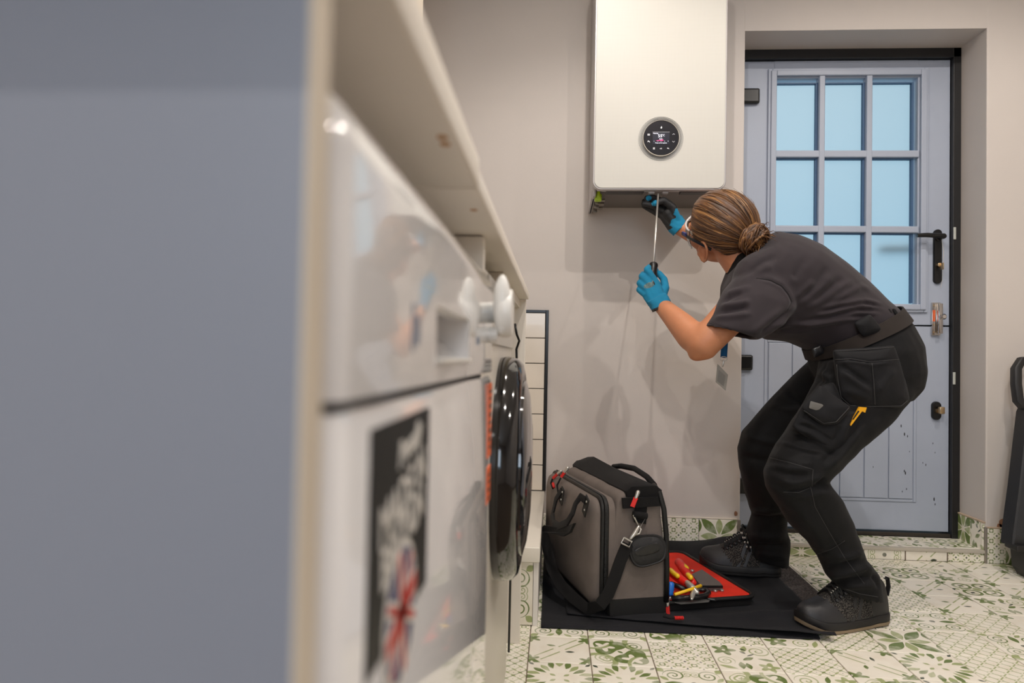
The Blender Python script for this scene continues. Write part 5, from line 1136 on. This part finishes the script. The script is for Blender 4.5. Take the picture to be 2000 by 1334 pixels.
def boot(heel, toe, z0, rimcol):
    h_, t_ = Vector((heel[0], heel[1], z0)), Vector((toe[0], toe[1], z0)); X = (t_ - h_).normalized(); L_ = (t_ - h_).length; N = Vector((-X.y, X.x, 0))
    def Q(t, w, z): return h_ + X * (L_ * t) + N * w + Vector((0, 0, z))
    def half(t): return .5 * (.066 + .036 * (1 / (1 + math.exp(-(t - .42) * 10)))) * (1 - max(0, (t - .72) / .28) ** 2.6 * .92) ** .5 * (1 - max(0, (.12 - t) / .12) ** 2.5 * .8) ** .5
    def spring(t): return .022 * max(0, (t - .72) / .28) ** 2 
    ts = [0, .012, .04, .1, .2, .3, .4, .5, .6, .68, .76, .84, .9, .95, .985, 1.0]
    def sole_ring(z, k, grow): 
        pts = [(t, half(t) * k + grow) for t in ts] + [(t, -half(t) * k - grow) for t in ts[::-1]]
        return [Q(t + (.006 if t > .97 else 0) - (.006 if t < .02 else 0), w, z + spring(t) + .004 * (t < .3)) for t, w in pts]
    ts0 = ts
    sl = fixn(MB().rings([sole_ring(.009, .97, 0), sole_ring(.012, 1, .002), sole_ring(.026, 1.0, .003), sole_ring(.030, .97, .002)]).build('boot_sole', sole_m, man, smooth='auto'))
    fixn(MB().rings([sole_ring(.0, .95, 0), sole_ring(.003, 1.0, .0015), sole_ring(.010, 1.0, .002)]).build('outsole', rimcol, sl, smooth='auto'))
    s = MB()
    for q in range(5): c = Q(.08 + .045 * q, -half(.1 + .04 * q) - .0035, .020 + .002 * q); s.caps([c, c + Vector((0, 0, .010)) - X * .006], [.0016, .0014], 6)
    tag(s.build('sole_ribs', rubber, sl, smooth=True), kind='stuff')
    prof_ = [(-.012, .066, .85, .070), (.015, .098, .95, .080), (.10, .108, 1, .085), (.22, .108, 1, .085), (.34, .106, 1, .080), (.45, .100, 1, .075), (.56, .088, 1, .07), (.68, .072, 1, .07), (.78, .060, 1, .07), (.87, .049, .98, .07), (.95, .037, .94, .07), (1.0, .016, .78, .07)]
    R_ = []
    for t, hgt, k, _ in prof_:
        tt = min(max(t, .0), 1); w = max(half(tt), .022) * k; top = spring(tt)
        R_.append([Q(t, w * math.copysign(abs(cos(a)) ** .75, cos(a)) * (1 - .34 * max(0, sin(a)) ** 1.3 * (1.25 if t < .5 else .7)), (.022 + top) + (hgt - .0) * max(0, sin(a)) ** .8 if sin(a) > 0 else .022 + top) for a in [2 * pi * q / 24 for q in range(24)]])
    s = MB().rings(R_)
    V, Fc = evalmesh(s.V, s.F, lambda o: (setattr(o.modifiers.new('s', 'SUBSURF'), 'levels', 2), [])[1])
    mi = []
    for f_ in Fc:
        c = Vector(V[list(f_)].mean(0)) - h_; t = c.dot(X) / L_; cz_ = c.z; mi.append(2 if t > .60 + 3.2 * max(0, cz_ - .040) and cz_ < .1 else (1 if t > .24 and cz_ > .032 else 0))
    up_ = mesh_obj('boot', V, Fc, [boot_m, mesh_m, toe_m], man, True, mi)
    tg = fixn(MB().rings([[Q(t, w, z) for w in (-.022, -.008, .008, .022)] + [Q(t, w, z + .008) for w in (.020, .008, -.008, -.020)] for t, z in ((.68, .088), (.6, .102), (.5, .117), (.43, .133), (.40, .148))]).build('tongue', boot_m, up_, smooth='auto'))
    lace_m = mat('lace_black', (20, 20, 21), .7); fleck = mat('lace_fleck', (176, 172, 164), .7)
    s = MB(); s2 = MB()
    for q in range(5):
        t = .45 + .05 * q; z = .134 - .0088 * q; w = .027 + .001 * q
        for sg in (1, -1):
            pts = [Q(t, -sg * w, z - .012), Q(t + .012, -sg * w * .5, z + .004), Q(t + .022, 0, z + .007), Q(t + .034, sg * w * .5, z), Q(t + .046, sg * w, z - .018)]
            s.tube(pts, .003, 8)
            for m_ in (1, 3): p = pts[m_]; s2.tube([p + Vector((0, 0, .0018)) - N * .003, p + Vector((0, 0, .0018)) + N * .003], .0016, 6)
            MB().lathe(Q(t + .004, sg * w, z - .015), N * sg + Vector((0, 0, .8)), ((.0055, -.003), (.0055, .002), (.0025, .0035), (0, .0035)), 10).build('eyelet', toe_m, up_, smooth=True)
    for sg, d in ((1, .05), (-1, .05), (1, .075), (-1, .075)):
        k0 = Q(.47, 0, .140); s.tube([k0, k0 + N * sg * .02 + Vector((0, 0, .014)), k0 + N * sg * .042 + X * (.012 - d * .5) + Vector((0, 0, -.012)), k0 + N * sg * .054 - X * (d * .5) + Vector((0, 0, -.045 - d * .2))], .0028, 8)
        for q in range(4):
            f0 = .25 + .2 * q; p = k0 + N * sg * (.036 + .006 * q) + X * (.010 - d * .12 * (q + 1)) + Vector((0, 0, .001 - .013 * q)); s2.tube([p, p + N * sg * .004 - Vector((0, 0, .003))], .0027, 6)
    s.sph(Q(.47, 0, .141), .009); la = s.build('laces', lace_m, up_, smooth=True); tag(s2.build('lace_fleck', fleck, up_), kind='stuff')
    MB().tube([Q(-.03, 0, .075), Q(-.05, 0, .10), Q(-.035, 0, .125), Q(-.01, 0, .12)], .004, 8, flat=(.016, .003), up=tuple(X)).build('pull_tab', boot_m, up_, smooth='auto')
    # seams over the quarter
    for t0, t1 in ((.34, .44), (.42, .52)):
        for sg in (1, -1): MB().tube([Q(t0 + (t1 - t0) * v_, sg * (half(t0) * (.62 + .42 * v_) + .001), .108 - .075 * v_ - .05 * (t0 - .3)) for v_ in (0, .25, .5, .75, 1)], .004, 8, flat=(.012, .003), up=(N * sg)[:]).build('overlay', toe_m, up_, smooth='auto')
boot((.930, 1.990), (.668, 1.905), .0, rim_m)
boot((.748, 2.305), (.502, 2.372), .019, sole_m)

# gloves
gl_b, gl_k = weave('glove_blue', (34, 132, 172), .8, 1300, .6), mat('glove_black', (30, 31, 33), .6, bump=.5, bump_scale=500)
gl_g = mat('glove_print', (92, 116, 118), .7, noise_amt=.5, noise_scale=300, bump=.5, bump_scale=600)
def glove(chains, extra, cuff, face_mat, name='glove'):
    s = MB()
    for pts, rad in chains: s.caps([P(p) for p in pts], rad, 14)
    for pts, rad in extra: s.caps([P(p) for p in pts], rad, 14)
    s.rings([ring(*c) for c in cuff])
    V, Fc, e_, A_ = skin(s, .0022, 4); V = wob(V, A_, .0007, 90)
    N_ = normals(V, A_); px = projn(V); mi = [face_mat(V[list(f_)].mean(0), N_[list(f_)].mean(0), px[list(f_)].mean(0)) for f_ in Fc]
    return mesh_obj(name, V, Fc, [gl_b, gl_k, gl_g], man, True, mi)
r1 = [.0125, .0112, .0105, .0095]
lg = glove([(((1283, 556, 2.098), (1264, 527, 2.108), (1269, 522, 2.142), (1281, 528, 2.158)), r1), (((1272, 559, 2.092), (1254, 540, 2.108), (1257, 536, 2.145), (1272, 540, 2.162)), r1),
            (((1266, 566, 2.092), (1250, 553, 2.108), (1253, 550, 2.145), (1270, 553, 2.160)), r1), (((1261, 575, 2.096), (1249, 566, 2.110), (1253, 563, 2.140), (1266, 566, 2.152)), [.0115, .0105, .0095, .0088]),
            (((1291, 582, 2.10), (1299, 562, 2.115), (1297, 546, 2.130), (1287, 534, 2.142)), [.016, .0135, .0115, .010])],
           [(((1290, 592, 2.083), (1283, 560, 2.098)), [.019, .0145]), (((1286, 594, 2.083), (1272, 563, 2.094)), [.020, .0145]), (((1281, 596, 2.083), (1266, 570, 2.094)), [.019, .014]), (((1279, 597, 2.083), (1263, 578, 2.098)), [.017, .0125]), (((1288, 588, 2.09), (1280, 565, 2.118)), [.02, .015])],
           [((1264, 590), (1300, 572), 2.085, .026), ((1269, 598), (1306, 580), 2.078, .028), ((1275, 611), (1312, 593), 2.068, .0295), ((1277, 608), (1309, 592), 2.068, .026)],
           lambda c, n, p: 1 if (n[1] > .35 and p[1] < 592) or p[1] > 604 - (p[0] - 1275) * .48 else (2 if ((p[0] - 1268) / 11) ** 2 + ((p[1] - 557 + (p[0] - 1268) * .28) / 5.5) ** 2 < 1 and n[1] < 0 else 0))
rgl = glove([(((1304, 405, 2.325), (1288, 391, 2.318), (1275, 386, 2.310), (1263, 387, 2.305)), [.0125, .0115, .0105, .0095]), (((1297, 414, 2.322), (1280, 404, 2.312), (1268, 400, 2.308), (1257, 398, 2.308)), [.0125, .0112, .010, .009]),
             (((1300, 410, 2.338), (1283, 397, 2.345), (1270, 392, 2.35), (1258, 393, 2.35)), [.0125, .0115, .0105, .0095]), (((1293, 422, 2.332), (1277, 413, 2.335), (1266, 407, 2.338), (1258, 403, 2.34)), [.0115, .0105, .0095, .0085]),
             (((1322, 428, 2.315), (1313, 404, 2.300), (1296, 391, 2.290), (1280, 397, 2.284)), [.016, .0135, .0115, .0105])],
            [(((1324, 438, 2.328), (1304, 405, 2.328)), [.020, .0145]), (((1320, 442, 2.328), (1298, 412, 2.326)), [.021, .0155]), (((1316, 446, 2.328), (1294, 420, 2.330)), [.020, .014]), (((1318, 436, 2.32), (1304, 416, 2.312)), [.018, .016])],
            [((1331, 420), (1302, 446), 2.328, .026), ((1337, 430), (1310, 455), 2.328, .0275), ((1341, 436), (1316, 461), 2.328, .027), ((1338, 436), (1317, 457), 2.328, .022)],
            lambda c, n, p: 0 if (p[0] - 1279) ** 2 + (p[1] - 397) ** 2 < 42 or (p[0] - 1267) ** 2 + (p[1] - 387) ** 2 < 30 else (1 if p[0] + p[1] * .35 < 1463 + 8 * sin(p[1] * .3) - 2 or (n[1] < -.35 and p[0] + p[1] * .35 < 1462) else 0))

# safety glasses
frame_k, frame_w, acc = mat('frame_black', (18, 18, 24), .3), mat('frame_white', (214, 214, 214), .35), mat('frame_blue', (44, 52, 120), .4)
gls = MB().tube([H(-.030, -.012, .084), H(.0, .000, .087), H(.04, .006, .083), H(.080, .008, .072)], .01, 10, flat=(.010, .004), up=Lv[:]).build('safety_glasses', frame_k, man, smooth='auto')
MB().tube([H(-.030, -.002, -.080), H(.0, .010, -.083), H(.04, .013, -.081), H(.080, .012, -.072)], .01, 10, flat=(.010, .004), up=Lv[:]).build('temple', frame_k, gls, smooth='auto')
for q in (1, -1): MB().tube([H(.058, .013, q * .0795), H(.074, .0125, q * .0752)], .01, 8, flat=(.011, .005), up=Lv[:]).build('blue_accent', acc, gls, smooth='auto')
la_ = [radians(a) for a in range(-72, 73, 6)]
def lensp(a, u_, o=0): return H(.035 + (.068 + o) * cos(a), u_ - .007, (.074 + o) * sin(a))
lens = MB().rings([[lensp(a, u_ + .004 * cos(a), o) for a in la_] + [lensp(a, u_ + .004 * cos(a), o - .002) for a in la_[::-1]] for u_, o in ((-.032, -.004), (-.015, 0), (.006, .001), (.024, -.003))])
fixn(lens.build('lens', mat('clear_lens', (236, 240, 242), .03, trans=1, ior=1.2), gls, smooth='auto'))
MB().tube([lensp(a, .026 + .004 * cos(a), -.003) for a in la_], .0032, 8).tube([lensp(a, -.033 + .004 * cos(a), -.004) for a in la_], .002, 8).build('brow_bar', frame_w, gls, smooth=True)

# lanyard with a card
lan = thing('lanyard', 'blue lanyard with a clear card holder hanging below the forearm', 'lanyard', at(1411, 735, 1.99))
lb = weave('lanyard_blue', (20, 78, 122), .7, 900)
MB().tube([at(1446, 610, 2.02), at(1425, 640, 2.0), at(1416, 660, 1.988), at(1413.5, 699, 1.985)], .01, 8, flat=(.019, .0018), up=(0, -1, 0)).build('strap', lb, lan, smooth='auto')
MB().tube([at(1413.5 + 7 * cos(a), 701 + 4.5 * sin(a), 1.983) for a in [2 * pi * k / 14 for k in range(15)]], .0014, 6, cap=False).build('split_ring', steel, lan, smooth=True)
MB().caps([at(1413, 704, 1.983), at(1412, 710, 1.983), at(1411, 716, 1.983)], [.002, .0036, .002], 8).build('clip', steel, lan, smooth=True)
fixn(MB().prism([at(*p, 1.984) for p in ((1401.5, 711), (1406, 715), (1422, 732), (1417.5, 763), (1398, 746))], (.0, .003, 0)).build('card_holder', mat('clear_card', (160, 156, 148), .25, alpha=.9), lan))
fixn(MB().prism([at(*p, 1.9835) for p in ((1404, 722), (1417, 734), (1414, 755), (1400.5, 744))], (.0, .0006, 0)).build('card', mat('card_print', (128, 124, 118), .5), lan))

# screwdriver in the left hand
sd = thing('screwdriver', 'long steel-shanked screwdriver with a black handle held up to the boiler in the gloved hand', 'screwdriver', at(1272, 530, 2.135))
a, b2 = at(1276.5, 516, 2.137), at(1285.5, 379, 2.275)
MB().tube([a, b2], .0032, 12).build('blade', steel, sd, smooth=True)
dv_ = (a - b2).normalized(); MB().lathe(a, dv_, ((.006, -.004), (.013, 0), (.0145, .006), (.0125, .014), (.012, .03), (.0145, .05), (.0145, .085), (.011, .10), (.0, .102)), 14).build('handle', blk_h, sd, smooth=True)
